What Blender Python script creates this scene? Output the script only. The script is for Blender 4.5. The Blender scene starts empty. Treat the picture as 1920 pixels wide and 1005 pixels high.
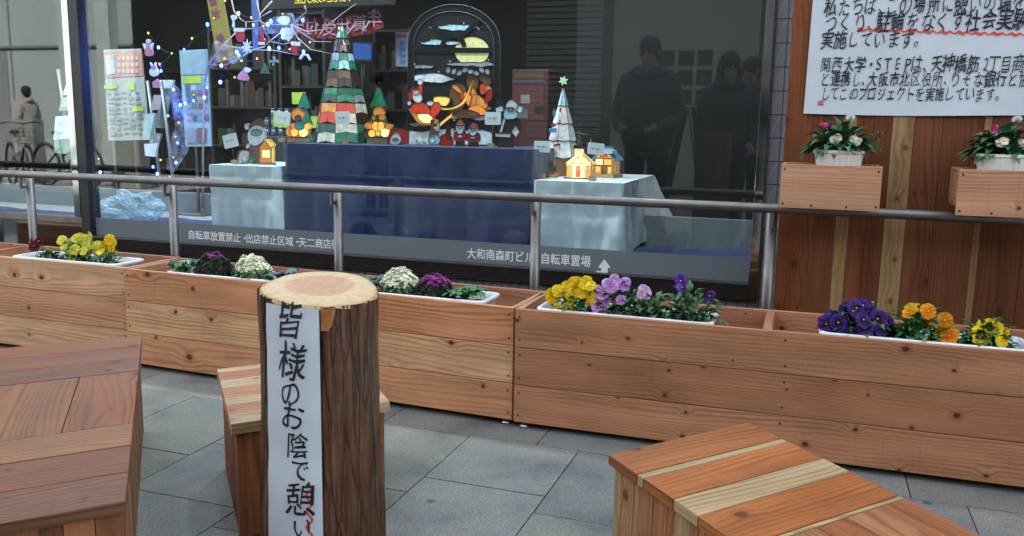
import bpy, bmesh, math, random
from mathutils import Vector, Matrix, Euler, noise
rad = math.radians
SC = bpy.context.scene
COL = SC.collection
random.seed(7)

# ------------------------------------------------------------------ camera
F, PITCH, YAW, ROLL, EYE = 1620.4, rad(9.353), rad(18.967), rad(1.001), 1.1
fw = Vector((-math.sin(YAW)*math.cos(PITCH), math.cos(YAW)*math.cos(PITCH), -math.sin(PITCH)))
r0 = Vector((math.cos(YAW), math.sin(YAW), 0)); u0 = r0.cross(fw)
rt = r0*math.cos(ROLL) + u0*math.sin(ROLL); up = u0*math.cos(ROLL) - r0*math.sin(ROLL)
cam = bpy.data.cameras.new('camera'); cam.sensor_width = 36; cam.lens = F/1920*36
cam.clip_start = .05; cam.clip_end = 500
co = bpy.data.objects.new('camera', cam); COL.objects.link(co); SC.camera = co
M = Matrix((rt, up, -fw)).transposed().to_4x4(); M.translation = (0, 0, EYE); co.matrix_world = M

def ray(px, py): return fw + rt*((px-960)/F) - up*((py-502.5)/F)
def at(px, py, Y):
    d = ray(px, py); return Vector((0, 0, EYE)) + d*(Y/d.y)
def atz(px, py, z):
    d = ray(px, py); return Vector((0, 0, EYE)) + d*((z-EYE)/d.z)

# ------------------------------------------------------------------ light
SUN_EL, SUN_AZ = rad(44), rad(18)        # sun stands behind the shop building
w = bpy.data.worlds.new('World'); SC.world = w; w.use_nodes = True
nt = w.node_tree; bg = nt.nodes['Background']; sky = nt.nodes.new('ShaderNodeTexSky')
sky.sky_type = 'NISHITA'; sky.sun_disc = False; sky.sun_elevation = SUN_EL; sky.sun_rotation = SUN_AZ
hs = nt.nodes.new('ShaderNodeHueSaturation'); hs.inputs['Saturation'].default_value = .3; nt.links.new(sky.outputs[0], hs.inputs['Color']); nt.links.new(hs.outputs[0], bg.inputs[0]); bg.inputs[1].default_value = .15
sl = bpy.data.lights.new('sun', 'SUN'); sl.energy = 4; sl.angle = rad(.5); sl.color = (1, .95, .87)
so = bpy.data.objects.new('sun', sl); COL.objects.link(so)
sd = Vector((math.sin(SUN_AZ)*math.cos(SUN_EL), math.cos(SUN_AZ)*math.cos(SUN_EL), math.sin(SUN_EL)))
so.rotation_euler = sd.to_track_quat('Z', 'Y').to_euler(); so.location = (0, 5, 20)
SC.view_settings.view_transform = 'Standard'; SC.view_settings.look = 'None'
SC.view_settings.exposure = 2.3; SC.view_settings.gamma = 1
SC.render.engine = 'CYCLES'; SC.cycles.max_bounces = 8; SC.cycles.transparent_max_bounces = 24
SC.cycles.caustics_reflective = False; SC.cycles.caustics_refractive = False
SC.cycles.use_denoising = True; SC.cycles.sample_clamp_indirect = 4

# ------------------------------------------------------------------ materials
class NT:
    def __init__(s, name):
        s.m = bpy.data.materials.new(name); s.m.use_nodes = True; s.t = s.m.node_tree
        s.b = s.t.nodes['Principled BSDF']; s.out = s.t.nodes['Material Output']
    def n(s, typ, **kw):
        nd = s.t.nodes.new('ShaderNode'+typ)
        for k, v in kw.items():
            if k[0] == '_':
                setattr(nd, k[1:], v)
            else:
                key = int(k[1:]) if k[0] == 'i' and k[1:].isdigit() else k.replace('_', ' ')
                s.set(nd.inputs[key], v)
        return nd
    def set(s, inp, v):
        if isinstance(v, bpy.types.NodeSocket): s.t.links.new(v, inp)
        elif isinstance(v, bpy.types.Node): s.t.links.new(v.outputs[0], inp)
        else: inp.default_value = v
    def math(s, op, a, b=0., c=None):
        nd = s.n('Math', _operation=op, i0=a, i1=b)
        if c is not None: s.set(nd.inputs[2], c)
        return nd.outputs[0]
    def mix(s, f, a, b, mode='MIX'):
        nd = s.t.nodes.new('ShaderNodeMix'); nd.data_type = 'RGBA'; nd.blend_type = mode
        for i, v in ((0, f), (6, a), (7, b)):
            if isinstance(v, tuple) and len(v) == 3: v = v+(1,)
            s.set(nd.inputs[i], v)
        return nd.outputs[2]
    def ramp(s, f, stops):
        nd = s.t.nodes.new('ShaderNodeValToRGB'); s.set(nd.inputs[0], f)
        e = nd.color_ramp.elements
        while len(e) < len(stops): e.new(.5)
        for q, (p, c) in zip(e, stops):
            q.position = p; q.color = c+(1,) if len(c) == 3 else c
        return nd.outputs[0]
    def P(s, **kw):
        for k, v in kw.items():
            if isinstance(v, tuple) and len(v) == 3: v = v+(1,)
            s.set(s.b.inputs[k.replace('_', ' ')], v)
        return s.m
    def bump(s, h, strength=.3, dist=.002):
        nd = s.n('Bump', Strength=strength, Distance=dist, Height=h); s.set(s.b.inputs['Normal'], nd.outputs[0])

_pc = {}
def plain(name, col, rough=.6, metal=0., spec=.5, var=.12, scale=30, emit=0, ecol=None, trans=0):
    if name in _pc: return _pc[name]
    k = NT(name); tc = k.n('TexCoord')
    ns = k.n('TexNoise', Vector=tc.outputs['Object'], Scale=float(scale), Detail=5.)
    f = k.n('MapRange', Value=ns.outputs[0], i1=.3, i2=.7, i3=1-var, i4=1+var)
    c = k.mix(1., col, f.outputs[0], 'MULTIPLY')
    k.P(Base_Color=c, Roughness=rough, Metallic=metal, Specular_IOR_Level=spec)
    if emit: k.P(Emission_Color=ecol or col, Emission_Strength=emit)
    if trans: k.P(Subsurface_Weight=trans, Subsurface_Scale=.02)
    _pc[name] = k.m; return k.m

def wood(name, line=(.45, .33, .27), line_amt=.55, knot=1., rough=.55, freq=75., ringamp=.11, coat=0., kd=1., cor=(.97, .86, .76)):
    k = NT(name); uv = k.n('UVMap', _uv_map='UVMap'); vc = k.n('VertexColor', _layer_name='tint')
    sx = k.n('SeparateXYZ', Vector=uv.outputs[0]); u, v = sx.outputs[0], sx.outputs[1]
    def vec(a, b):
        return k.n('CombineXYZ', X=k.math('MULTIPLY', u, a), Y=k.math('MULTIPLY', v, b)).outputs[0]
    n1 = k.n('TexNoise', Vector=vec(1.1, 7.), Scale=1., Detail=2., Roughness=.45)
    vor = k.n('TexVoronoi', Vector=vec(kd*5.2, kd*6.2), Scale=1., Randomness=.95); vor.voronoi_dimensions = '2D'
    sel = k.math('GREATER_THAN', k.n('SeparateXYZ', Vector=vor.outputs['Color']).outputs[0], .6)
    dd = k.math('DIVIDE', vor.outputs['Distance'], k.math('MULTIPLY_ADD', k.n('SeparateXYZ', Vector=vor.outputs['Color']).outputs[1], 1., .35))
    dd = k.math('ADD', dd, k.math('MULTIPLY_ADD', k.n('TexNoise', Vector=vec(40., 40.), Scale=1., Detail=2.).outputs[0], .05, -.025))
    push = k.math('MULTIPLY', k.math('MULTIPLY', k.n('MapRange', Value=dd, i1=0., i2=.35, i3=1., i4=0.).outputs[0], sel), .022*knot)
    vv = k.math('ADD', k.math('ADD', v, k.math('MULTIPLY', n1.outputs[0], ringamp)), push)
    s1 = k.math('SINE', k.math('MULTIPLY', vv, freq*6.283))
    s1 = k.math('POWER', k.math('MULTIPLY_ADD', s1, .5, .5), 2.2)
    nf = k.n('TexNoise', Vector=vec(6., 420.), Scale=1., Detail=3.)
    nb = k.n('TexNoise', Vector=vec(2.2, 14.), Scale=1., Detail=4.)
    strength = k.n('MapRange', Value=k.n('TexNoise', Vector=vec(.9, 11.), Scale=1.3, Detail=1.).outputs[0], i1=.32, i2=.68, i3=.15, i4=1.)
    la = k.math('MULTIPLY', k.math('MULTIPLY', s1, strength.outputs[0]), line_amt)
    c = k.mix(la, vc.outputs[0], k.mix(1., vc.outputs[0], line, 'MULTIPLY'))
    c = k.mix(1., c, k.n('MapRange', Value=nb.outputs[0], i1=.25, i2=.75, i3=.74, i4=1.2).outputs[0], 'MULTIPLY')
    c = k.mix(1., c, k.n('MapRange', Value=nf.outputs[0], i1=.2, i2=.8, i3=.84, i4=1.12).outputs[0], 'MULTIPLY')
    c = k.mix(1., c, cor, 'MULTIPLY')
    stn = k.n('TexNoise', Vector=vec(3.1, 3.1), Scale=1., Detail=5., Roughness=.6)
    c = k.mix(k.n('MapRange', Value=stn.outputs[0], i1=.42, i2=.68, i3=0., i4=.45).outputs[0], c, k.mix(1., c, (.66, .60, .56), 'MULTIPLY'))
    dr = k.n('TexNoise', Vector=vec(60., .8), Scale=1., Detail=2.)
    c = k.mix(k.n('MapRange', Value=dr.outputs[0], i1=.60, i2=.70, i3=0., i4=.16).outputs[0], c, k.mix(1., c, (.6, .5, .42), 'MULTIPLY'))
    ka = k.math('MULTIPLY', k.n('MapRange', Value=dd, i1=.05, i2=.075, i3=1., i4=0.).outputs[0], sel)
    kr = k.math('MULTIPLY', k.n('MapRange', Value=dd, i1=.07, i2=.17, i3=.5, i4=0.).outputs[0], sel)
    c = k.mix(k.math('MULTIPLY', kr, knot), c, k.mix(1., c, (.62, .4, .28), 'MULTIPLY'))
    c = k.mix(k.math('MULTIPLY', k.math('MULTIPLY', ka, knot), .9), c, (.055, .022, .012))
    rr = k.n('MapRange', Value=nb.outputs[0], i1=.2, i2=.8, i3=rough-.1, i4=rough+.12)
    k.bump(k.math('ADD', k.math('MULTIPLY', s1, .5), nf.outputs[0]), .22, .0012)
    return k.P(Base_Color=c, Roughness=rr.outputs[0], Specular_IOR_Level=.22)

W_PLANT = wood('planter_wood', line=(.62, .36, .25), line_amt=.85, freq=48., ringamp=.16)
W_KNOTTY = wood('knotty_planter_wood', line=(.55, .36, .28), line_amt=.65, freq=70., kd=1.45, ringamp=.09, cor=(1., .88, .76))
W_BENCH = wood('bench_wood', line=(.42, .28, .22), line_amt=.75, knot=.75, cor=(.82, .70, .58), rough=.55, freq=55., ringamp=.16)
W_BOARD = wood('board_wood', line=(.45, .3, .25), line_amt=.6, knot=.7, rough=.45, freq=60., ringamp=.13, cor=(.85, .72, .60))
STEEL = plain('brushed_steel', (.23, .22, .21), .48, 1., var=.15, scale=14)
MIRROR = plain('polished_steel', (.42, .43, .44), .07, 1., var=.03)
DARKFRAME = plain('dark_frame', (.05, .045, .042), .3, .6, var=.2, scale=60)
BLACK = plain('black_paint', (.012, .013, .014), .4)
PLASTIC = plain('white_plastic', (.72, .76, .78), .35, var=.05, scale=15)
SOIL = plain('soil', (.03, .02, .014), .95, var=.5, scale=120)
PAPER = plain('paper', (.61, .67, .72), .7, var=.05, scale=9)
INK = plain('ink', (.012, .016, .028), .45, var=.3, scale=40)
REDINK = plain('red_ink', (.78, .07, .03), .5, var=.2, scale=40)
SCREW = plain('screw_hole', (.05, .03, .02), .6)
CARD = plain('card', (.75, .8, .8), .6, var=.03)
WHITE = plain('white_board', (.7, .72, .72), .5, var=.04, scale=8)
LEAD = plain('lead_came', (.02, .02, .022), .35, .5)

def leafmat(name, c1, c2, rough=.5, scale=25, sheen=.15):
    k = NT(name); tc = k.n('TexCoord'); at_ = k.n('Attribute', _attribute_name='tint')
    ns = k.n('TexNoise', Vector=tc.outputs['Object'], Scale=float(scale), Detail=4.)
    c = k.mix(k.n('MapRange', Value=ns.outputs[0], i1=.35, i2=.65, i3=0., i4=1.).outputs[0], c1, c2)
    c = k.mix(1., c, at_.outputs[0], 'MULTIPLY')
    return k.P(Base_Color=c, Roughness=rough, Subsurface_Weight=.08, Subsurface_Scale=.005)
LEAF = leafmat('pansy_leaf', (.04, .11, .03), (.075, .19, .055))
LEAFD = leafmat('dark_leaf', (.03, .075, .03), (.05, .13, .05))

def petalmat(name, outer, inner, center, rin=.22, rmid=.5):
    k = NT(name); uv = k.n('UVMap', _uv_map='UVMap'); vc = k.n('VertexColor', _layer_name='tint')
    sx = k.n('SeparateXYZ', Vector=uv.outputs[0])
    c = k.ramp(sx.outputs[0], [(0, center), (rin, center), (rin+.06, inner), (rmid, inner), (min(.98, rmid+.25), outer)])
    ns = k.n('TexNoise', Vector=k.n('TexCoord').outputs['Object'], Scale=60., Detail=3.)
    c = k.mix(1., c, k.n('MapRange', Value=ns.outputs[0], i1=.3, i2=.7, i3=.8, i4=1.15).outputs[0], 'MULTIPLY')
    vn = k.n('TexNoise', Vector=k.n('CombineXYZ', X=k.math('MULTIPLY', sx.outputs[0], 1.5), Y=k.math('MULTIPLY', sx.outputs[1], 24.)).outputs[0], Scale=1., Detail=2.)
    c = k.mix(1., c, k.n('MapRange', Value=vn.outputs[0], i1=.3, i2=.7, i3=.72, i4=1.12).outputs[0], 'MULTIPLY')
    c = k.mix(1., c, vc.outputs[0], 'MULTIPLY')
    return k.P(Base_Color=c, Roughness=.75, Subsurface_Weight=.12, Subsurface_Scale=.004, Specular_IOR_Level=.25)

# ------------------------------------------------------------------ mesh builder
GREY = (1, 1, 1)
class MB:
    def __init__(s):
        s.bm = bmesh.new(); s.uv = s.bm.loops.layers.uv.new('UVMap'); s.tc = s.bm.loops.layers.float_color.new('tint')
    def face(s, vs, mi=0, tint=GREY, uvs=None, smooth=False):
        try: f = s.bm.faces.new(vs)
        except ValueError: return None
        f.material_index = mi; f.smooth = smooth
        for i, l in enumerate(f.loops):
            l[s.tc] = (*tint, 1)
            if uvs: l[s.uv].uv = uvs[i]
        return f
    def hexa(s, p, mi=0, tint=GREY, uvf=None):
        """p: eight points, bottom 4 ccw then top 4 ccw; uvf maps a local corner index triple to uv"""
        v = [s.bm.verts.new(q) for q in p]
        for q, idx in (((0, 3, 2, 1), 0), ((4, 5, 6, 7), 0), ((0, 1, 5, 4), 1), ((2, 3, 7, 6), 1), ((1, 2, 6, 5), 2), ((3, 0, 4, 7), 2)):
            s.face([v[i] for i in q], mi, tint, [uvf(i, idx) for i in q] if uvf else None)
    def box(s, lo, hi, mi=0, tint=GREY, grain=0, M=None, ofs=None):
        lo, hi = Vector(lo), Vector(hi)
        c = [Vector((x, y, z)) for z in (lo.z, hi.z) for x, y in ((lo.x, lo.y), (hi.x, lo.y), (hi.x, hi.y), (lo.x, hi.y))]
        o = ofs or (random.uniform(0, 90), random.uniform(0, 90))
        oth = [a for a in range(3) if a != grain]
        nax = {0: 2, 1: 1, 2: 0}
        def uvf(i, idx):
            n = nax[idx]
            if n == grain: return (c[i][oth[0]]*.3+o[0], c[i][oth[1]]+o[1])
            b = oth[0] if oth[1] == n else oth[1]
            return (c[i][grain]+o[0], c[i][b]+o[1])
        p = [M @ q for q in c] if M else c
        s.hexa(p, mi, tint, uvf)
    def prism(s, pts, d, mi=0, tint=GREY, smooth=False):
        """closed polygon of 3D points extruded by vector d"""
        a = [s.bm.verts.new(q) for q in pts]; b = [s.bm.verts.new(Vector(q)+Vector(d)) for q in pts]
        uv = [(q[0], q[2]) for q in pts]
        s.face(a, mi, tint, uv); s.face(b[::-1], mi, tint, uv[::-1])
        for i in range(len(a)):
            j = (i+1) % len(a); s.face([a[j], a[i], b[i], b[j]], mi, tint, [uv[j], uv[i], uv[i], uv[j]])
    def tube(s, pts, r, n=8, mi=0, tint=GREY, closed=False, cap=True, smooth=True):
        pts = [Vector(p) for p in pts]; m = len(pts); rings = []
        up_ = Vector((0, 0, 1)); last = None
        for i, p in enumerate(pts):
            a = pts[(i-1) % m] if (closed or i > 0) else p; b = pts[(i+1) % m] if (closed or i < m-1) else p
            t = (b-a); t = t.normalized() if t.length > 1e-9 else Vector((1, 0, 0))
            if last is None:
                x = t.cross(up_)
                if x.length < .05: x = t.cross(Vector((1, 0, 0)))
            else: x = last - t*last.dot(t)
            if x.length < 1e-6: x = t.orthogonal()
            x.normalize(); last = x; y = t.cross(x)
            rr = r[i] if isinstance(r, (list, tuple)) else r
            rings.append([s.bm.verts.new(p + (x*math.cos(k*6.2832/n) + y*math.sin(k*6.2832/n))*rr) for k in range(n)])
        for i in range(m if closed else m-1):
            A, B = rings[i], rings[(i+1) % m]
            for k in range(n):
                j = (k+1) % n
                s.face([A[k], A[j], B[j], B[k]], mi, tint, [(i*.1, k/n*.1), (i*.1, (k+1)/n*.1), (i*.1+.1, (k+1)/n*.1), (i*.1+.1, k/n*.1)], smooth)
        if cap and not closed:
            s.face(rings[0][::-1], mi, tint); s.face(rings[-1], mi, tint)
    def ell(s, c, r, mi=0, tint=GREY, M=None, nu=14, nv=9):
        c = Vector(c); r = Vector(r) if not isinstance(r, (int, float)) else Vector((r, r, r)); rows = []
        for j in range(nv+1):
            th = math.pi*j/nv
            row = []
            for i in range(nu):
                ph = 6.2832*i/nu
                q = Vector((math.sin(th)*math.cos(ph)*r.x, math.sin(th)*math.sin(ph)*r.y, math.cos(th)*r.z))
                if M: q = M @ q
                row.append(s.bm.verts.new(c+q))
                if j in (0, nv): break
            rows.append(row)
        for j in range(nv):
            A, B = rows[j], rows[j+1]
            for i in range(nu):
                k = (i+1) % nu
                if len(A) == 1: s.face([A[0], B[i], B[k]], mi, tint, smooth=True)
                elif len(B) == 1: s.face([A[i], B[0], A[k]], mi, tint, smooth=True)
                else: s.face([A[i], B[i], B[k], A[k]], mi, tint, smooth=True)
    def lathe(s, c, prof, n=24, mi=0, tint=GREY, smooth=True, sx=1., sy=1., wob=0.):
        c = Vector(c); rings = []
        for (r, z) in prof:
            rings.append([s.bm.verts.new(c+Vector((r*sx*math.cos(k*6.2832/n)*(1+wob*(k % 2)), r*sy*math.sin(k*6.2832/n)*(1+wob*(k % 2)), z))) for k in range(n)])
        for A, B in zip(rings, rings[1:]):
            for k in range(n):
                j = (k+1) % n; s.face([A[k], A[j], B[j], B[k]], mi, tint, smooth=smooth)
        if prof[0][0] > 1e-4: s.face(rings[0][::-1], mi, tint)
        if prof[-1][0] > 1e-4: s.face(rings[-1], mi, tint)
    def grid(s, fn, nu, nv, mi=0, tint=GREY, smooth=True, thick=None):
        g = [[s.bm.verts.new(fn(i/nu, j/nv)) for j in range(nv+1)] for i in range(nu+1)]
        for i in range(nu):
            for j in range(nv):
                t = tint(i/nu, j/nv) if callable(tint) else tint
                s.face([g[i][j], g[i+1][j], g[i+1][j+1], g[i][j+1]], mi, t,
                       [(i/nu, j/nv), ((i+1)/nu, j/nv), ((i+1)/nu, (j+1)/nv), (i/nu, (j+1)/nv)], smooth)
    def build(s, name, mats, parent=None, loc=None, bevel=0, me=None):
        me = bpy.data.meshes.new(name)
        base = Vector(parent['_o']) if parent is not None and '_o' in parent else Vector(loc or (0, 0, 0))
        bmesh.ops.translate(s.bm, verts=s.bm.verts, vec=-base)
        bmesh.ops.recalc_face_normals(s.bm, faces=s.bm.faces)
        s.bm.to_mesh(me); s.bm.free()
        for m in (mats if isinstance(mats, (list, tuple)) else [mats]): me.materials.append(m)
        o = bpy.data.objects.new(name, me); COL.objects.link(o)
        if parent is not None: o.parent = parent
        else: o.location = base
        o['_o'] = tuple(base)
        if bevel:
            b = o.modifiers.new('bevel', 'BEVEL'); b.width = bevel; b.segments = 2; b.limit_method = 'ANGLE'; b.angle_limit = rad(40)
        return o

def tag(o, label, cat, group=None, kind=None):
    if label: o['label'] = label
    if cat: o['category'] = cat
    if group: o['group'] = group
    if kind: o['kind'] = kind
    return o
def thing(name, label, cat, loc=(0, 0, 0), group=None):
    o = bpy.data.objects.new(name, None); COL.objects.link(o); o.location = loc; o['_o'] = tuple(loc)
    o.empty_display_size = .1
    return tag(o, label, cat, group)
def solo(name, mb, mats, label, cat, loc, group=None, bevel=0, kind=None):
    return tag(mb.build(name, mats, None, loc, bevel), label, cat, group, kind)
def bx(name, lo, hi, mat, parent, bevel=0, tint=GREY, grain=0):
    m = MB(); m.box(lo, hi, 0, tint, grain); return m.build(name, mat, parent, bevel=bevel)

def sm(pts, n=4):
    """closed Catmull-Rom curve through 2D points"""
    out = []; m = len(pts)
    for i in range(m):
        p0, p1, p2, p3 = (pts[(i+k-1) % m] for k in range(4))
        for q in range(n):
            t = q/n
            out.append(tuple(.5*((2*p1[a]) + (-p0[a]+p2[a])*t + (2*p0[a]-5*p1[a]+4*p2[a]-p3[a])*t*t + (-p0[a]+3*p1[a]-3*p2[a]+p3[a])*t**3) for a in (0, 1)))
    return out
def el(cx, cy, rx, ry, n=16, rot=0.):
    c, s_ = math.cos(rot), math.sin(rot)
    return [(cx+rx*math.cos(a)*c-ry*math.sin(a)*s_, cy+rx*math.cos(a)*s_+ry*math.sin(a)*c) for a in [6.2832*i/n for i in range(n)]]
def rc(x0, y0, x1, y1): return [(x0, y0), (x1, y0), (x1, y1), (x0, y1)]

# text ---------------------------------------------------------------
def glyph(ch, extrude=.0, offset=.0):
    c = bpy.data.curves.new('t', 'FONT'); c.body = ch; c.align_x = 'CENTER'; c.extrude = extrude; c.offset = offset
    o = bpy.data.objects.new('t', c); COL.objects.link(o)
    bpy.context.view_layer.update(); dg = bpy.context.evaluated_depsgraph_get()
    me = bpy.data.meshes.new_from_object(o.evaluated_get(dg))
    bpy.data.objects.remove(o); bpy.data.curves.remove(c)
    return me
_g = {}
def lettering(mb, txt, org, X, Yv, size, adv=1., hand=0., offset=0., wide=1., vertical=False, mirror=False, mi=0, lift=None, rnd=None, heavy=''):
    """lay glyphs one by one on the plane spanned by X and Yv (unit vectors); org is the baseline start"""
    R = rnd or random; org, X, Yv = Vector(org), Vector(X), Vector(Yv); pos = 0.
    N = X.cross(Yv).normalized(); N = N*(lift or .0006)
    for ch in txt:
        half = ch in '、。・' or ord(ch) < 128
        if ch != ' ':
            ofs = offset + (.022 if ch in heavy else 0)
            if ch not in _g: _g[ch] = glyph(ch)
            me = _g[ch]
            a = R.gauss(0, 1)*.05*hand; sc = size*(1+R.uniform(-.13, .1)*hand); sh = .12*hand + R.uniform(-.05, .05)*hand
            dx, dy = R.uniform(-.04, .04)*hand*size, R.uniform(-.06, .06)*hand*size
            seed = R.uniform(0, 100)
            cps = [(0, 0)] if ofs <= .001 else [(-ofs*.5, -ofs*.35), (ofs*.5, -ofs*.35), (ofs*.5, ofs*.35), (-ofs*.5, ofs*.35)]
            for ci, (ex, ey) in enumerate(cps):
              vs = []; NN = N*(1+.12*ci)
              for v in me.vertices:
                x, y = v.co.x+ex, v.co.y-.36+ey
                if hand:
                    nx = noise.noise(Vector((x*2.2+seed, y*2.2, 0))); ny = noise.noise(Vector((x*2.2, y*2.2+seed, 5)))
                    x += nx*.11*hand; y += ny*.11*hand
                    y += x*.09*hand
                x, y = x*math.cos(a)-y*math.sin(a), x*math.sin(a)+y*math.cos(a)
                x += y*sh
                if mirror: x = -x
                if vertical: gx, gy = dx, -pos+dy
                else: gx, gy = pos+dx, dy
                vs.append(mb.bm.verts.new(org + X*(x*sc*wide+gx) + Yv*(y*sc+gy) + NN))
              for p in me.polygons: mb.face([vs[i] for i in p.vertices], mi)
        pos += size*adv*((.8 if ch in 'STEP' else .62) if half and not vertical else 1)
    return pos

# ================================================================== SETTING
# ground
def ground_mat():
    k = NT('granite_paving'); tc = k.n('TexCoord'); vc = k.n('VertexColor', _layer_name='tint')
    a = k.n('TexNoise', Vector=tc.outputs['Object'], Scale=260., Detail=4., Roughness=.7)
    b = k.n('TexNoise', Vector=tc.outputs['Object'], Scale=3.2, Detail=6., Roughness=.62)
    d = k.n('TexVoronoi', Vector=tc.outputs['Object'], Scale=420.)
    c = k.mix(k.n('MapRange', Value=a.outputs[0], i1=.32, i2=.68, i3=0., i4=1.).outputs[0], (.08, .086, .082), (.34, .35, .328))
    c = k.mix(.35, c, k.mix(1., c, d.outputs['Color'], 'OVERLAY'))
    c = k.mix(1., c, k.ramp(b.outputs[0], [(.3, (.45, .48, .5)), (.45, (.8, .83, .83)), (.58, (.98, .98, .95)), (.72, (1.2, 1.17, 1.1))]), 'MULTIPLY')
    st = k.n('TexVoronoi', Vector=tc.outputs['Object'], Scale=3.4, Randomness=1.)
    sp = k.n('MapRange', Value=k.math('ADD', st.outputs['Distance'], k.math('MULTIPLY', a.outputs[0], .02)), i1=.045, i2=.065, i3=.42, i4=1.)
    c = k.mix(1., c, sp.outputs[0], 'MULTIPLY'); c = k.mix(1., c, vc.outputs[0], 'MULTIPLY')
    k.bump(a.outputs[0], .35, .001)
    return k.P(Base_Color=c, Roughness=.72)
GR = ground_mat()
m = MB(); m.box((-120, -120, -.3), (120, 120, -.012)); tag(m.build('ground', plain('asphalt', (.03, .032, .034), .85, var=.25, scale=3), None), None, None, kind='structure')
m = MB(); g = .0021
def slab(x0, y0, x1, y1):
    t = random.uniform(.80, 1.1); c = random.uniform(-.03, .03)
    m.box((x0+g, y0+g, -.011), (x1-g, y1-g, random.uniform(-.0008, .0004)), 0, (t+c, t, t-c))
for i in range(-16, 9):
    x0 = -.693+.4*i; o = {0: .36, 1: .16}[i % 2]
    y = 2.755; first = True
    y1 = 2.755; y0 = 2.36 if i % 2 else 2.24
    while y1 > -3.0:
        slab(x0, y0, x0+.4, y1); y1 = y0; y0 -= .4
for j, o in ((0, 0), (1, .3)):
    for i in range(-12, 7):
        x0 = -.847+.6*i+o; slab(x0, 2.755+.3*j, x0+.6, 3.055+.3*j)
for i in range(-12, 7): slab(-.847+.6*i, 3.355, -.247+.6*i, 3.73)
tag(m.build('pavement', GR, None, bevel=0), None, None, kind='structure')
m = MB(); m.box((-45, -6.9, -.011), (-9.5, -2.6, -.004))
tag(m.build('road', plain('road_concrete', (.36, .35, .33), .9, var=.2, scale=2), None), None, None, kind='structure')

# ---- shop building ---------------------------------------------------
GY = 3.75
def tile_mat():
    k = NT('grey_wall_tile'); tc = k.n('TexCoord'); sx = k.n('SeparateXYZ', Vector=tc.outputs['Object'])
    X, Z_ = sx.outputs[0], sx.outputs[2]
    fx = k.math('FRACT', k.math('DIVIDE', k.math('ADD', X, 100.194), .045)); fz = k.math('FRACT', k.math('DIVIDE', k.math('ADD', Z_, 10.047), .095))
    gx = k.math('LESS_THAN', k.math('ABSOLUTE', k.math('SUBTRACT', fx, .5)), .46); gz = k.math('LESS_THAN', k.math('ABSOLUTE', k.math('SUBTRACT', fz, .5)), .48)
    inside = k.math('MULTIPLY', gx, gz)
    # a curved relief line pressed into every tile
    dg = k.math('ABSOLUTE', k.math('SUBTRACT', k.math('ADD', fx, k.math('MULTIPLY', k.math('SINE', k.math('MULTIPLY', fz, 3.14)), .25)), k.math('ADD', k.math('MULTIPLY', fz, .8), .25)))
    ln = k.math('LESS_THAN', dg, .06)
    wn = k.n('TexWhiteNoise', Vector=k.n('CombineXYZ', X=k.math('FLOOR', k.math('DIVIDE', k.math('ADD', X, 100.194), .045)), Y=k.math('FLOOR', k.math('DIVIDE', k.math('ADD', Z_, 10.047), .095))).outputs[0])
    c = k.mix(k.math('MULTIPLY', wn.outputs[0], .5), (.30, .32, .35), (.24, .26, .29))
    c = k.mix(k.math('MULTIPLY', ln, .6), c, (.42, .45, .48)); c = k.mix(inside, (.04, .045, .05), c)
    k.bump(k.math('ADD', inside, k.math('MULTIPLY', ln, .6)), .6, .002)
    return k.P(Base_Color=c, Roughness=.38)
TILE = tile_mat()
bld = thing('shop_building', 'grey tiled shop building with a big steel framed display window', 'building', (-2, GY, 0))
m = MB()
m.box((-3.76, GY+.02, -.01), (-.184, GY+.3, .37)); m.box((-.184, GY, -.01), (12, GY+.3, 7.2)); m.box((-3.76, GY, 3.15), (-.184, GY+.3, 7.2))
m.box((-30, GY, 3.15), (-3.76, GY+.3, 7.2))
m.build('tiled_wall', TILE, bld)
CONC = plain('building_render', (.33, .34, .34), .8, var=.1, scale=4)
m = MB(); m.box((-30, GY+.3, 3.2), (12, 11, 7.2)); m.box((-30, 11, 0), (12, 11.3, 7.2)); m.box((-30.3, GY, 0), (-30, 11.3, 7.2)); m.box((12, GY, 0), (12.3, 11.3, 7.2))
m.build('roof_block', CONC, bld)
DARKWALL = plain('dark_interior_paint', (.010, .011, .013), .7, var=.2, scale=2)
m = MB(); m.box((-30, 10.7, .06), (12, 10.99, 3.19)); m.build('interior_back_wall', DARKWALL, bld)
m = MB(); m.box((-30, GY+.3, -.005), (12, 10.7, .05)); m.build('interior_floor', plain('shop_floor', (.12, .12, .12), .35, var=.15, scale=3), bld)
m = MB(); m.box((-30, GY+.3, 3.0), (12, 10.7, 3.19)); m.build('interior_ceiling', plain('shop_ceiling', (.2, .2, .2), .8), bld)
# display platform (the window bay)
m = MB(); m.box((-9.5, GY+.06, .06), (-.2, 5.4, .485)); m.build('display_platform', plain('platform_board', (.36, .38, .4), .6, var=.06, scale=6), bld)
m = MB(); m.box((-.8, 4.42, .4852), (-.2, 4.46, .655)); m.box((-9.5, 4.75, .4852), (-2.8, 4.79, .62)); m.build('reflection_band', plain('reflection_band_tone', (.22, .24, .24), .5, var=.06, scale=6), bld)  # low boards added to stand in for the pale band reflected in the glass
m = MB(); m.box((-.2, GY+.31, .051), (-.1, 6.5, 2.99)); m.box((-1.75, 6.5, .051), (-.1, 6.6, 2.99)); m.build('partition_wall', plain('partition_dark', (.006, .0065, .007), .6), bld)
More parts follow.
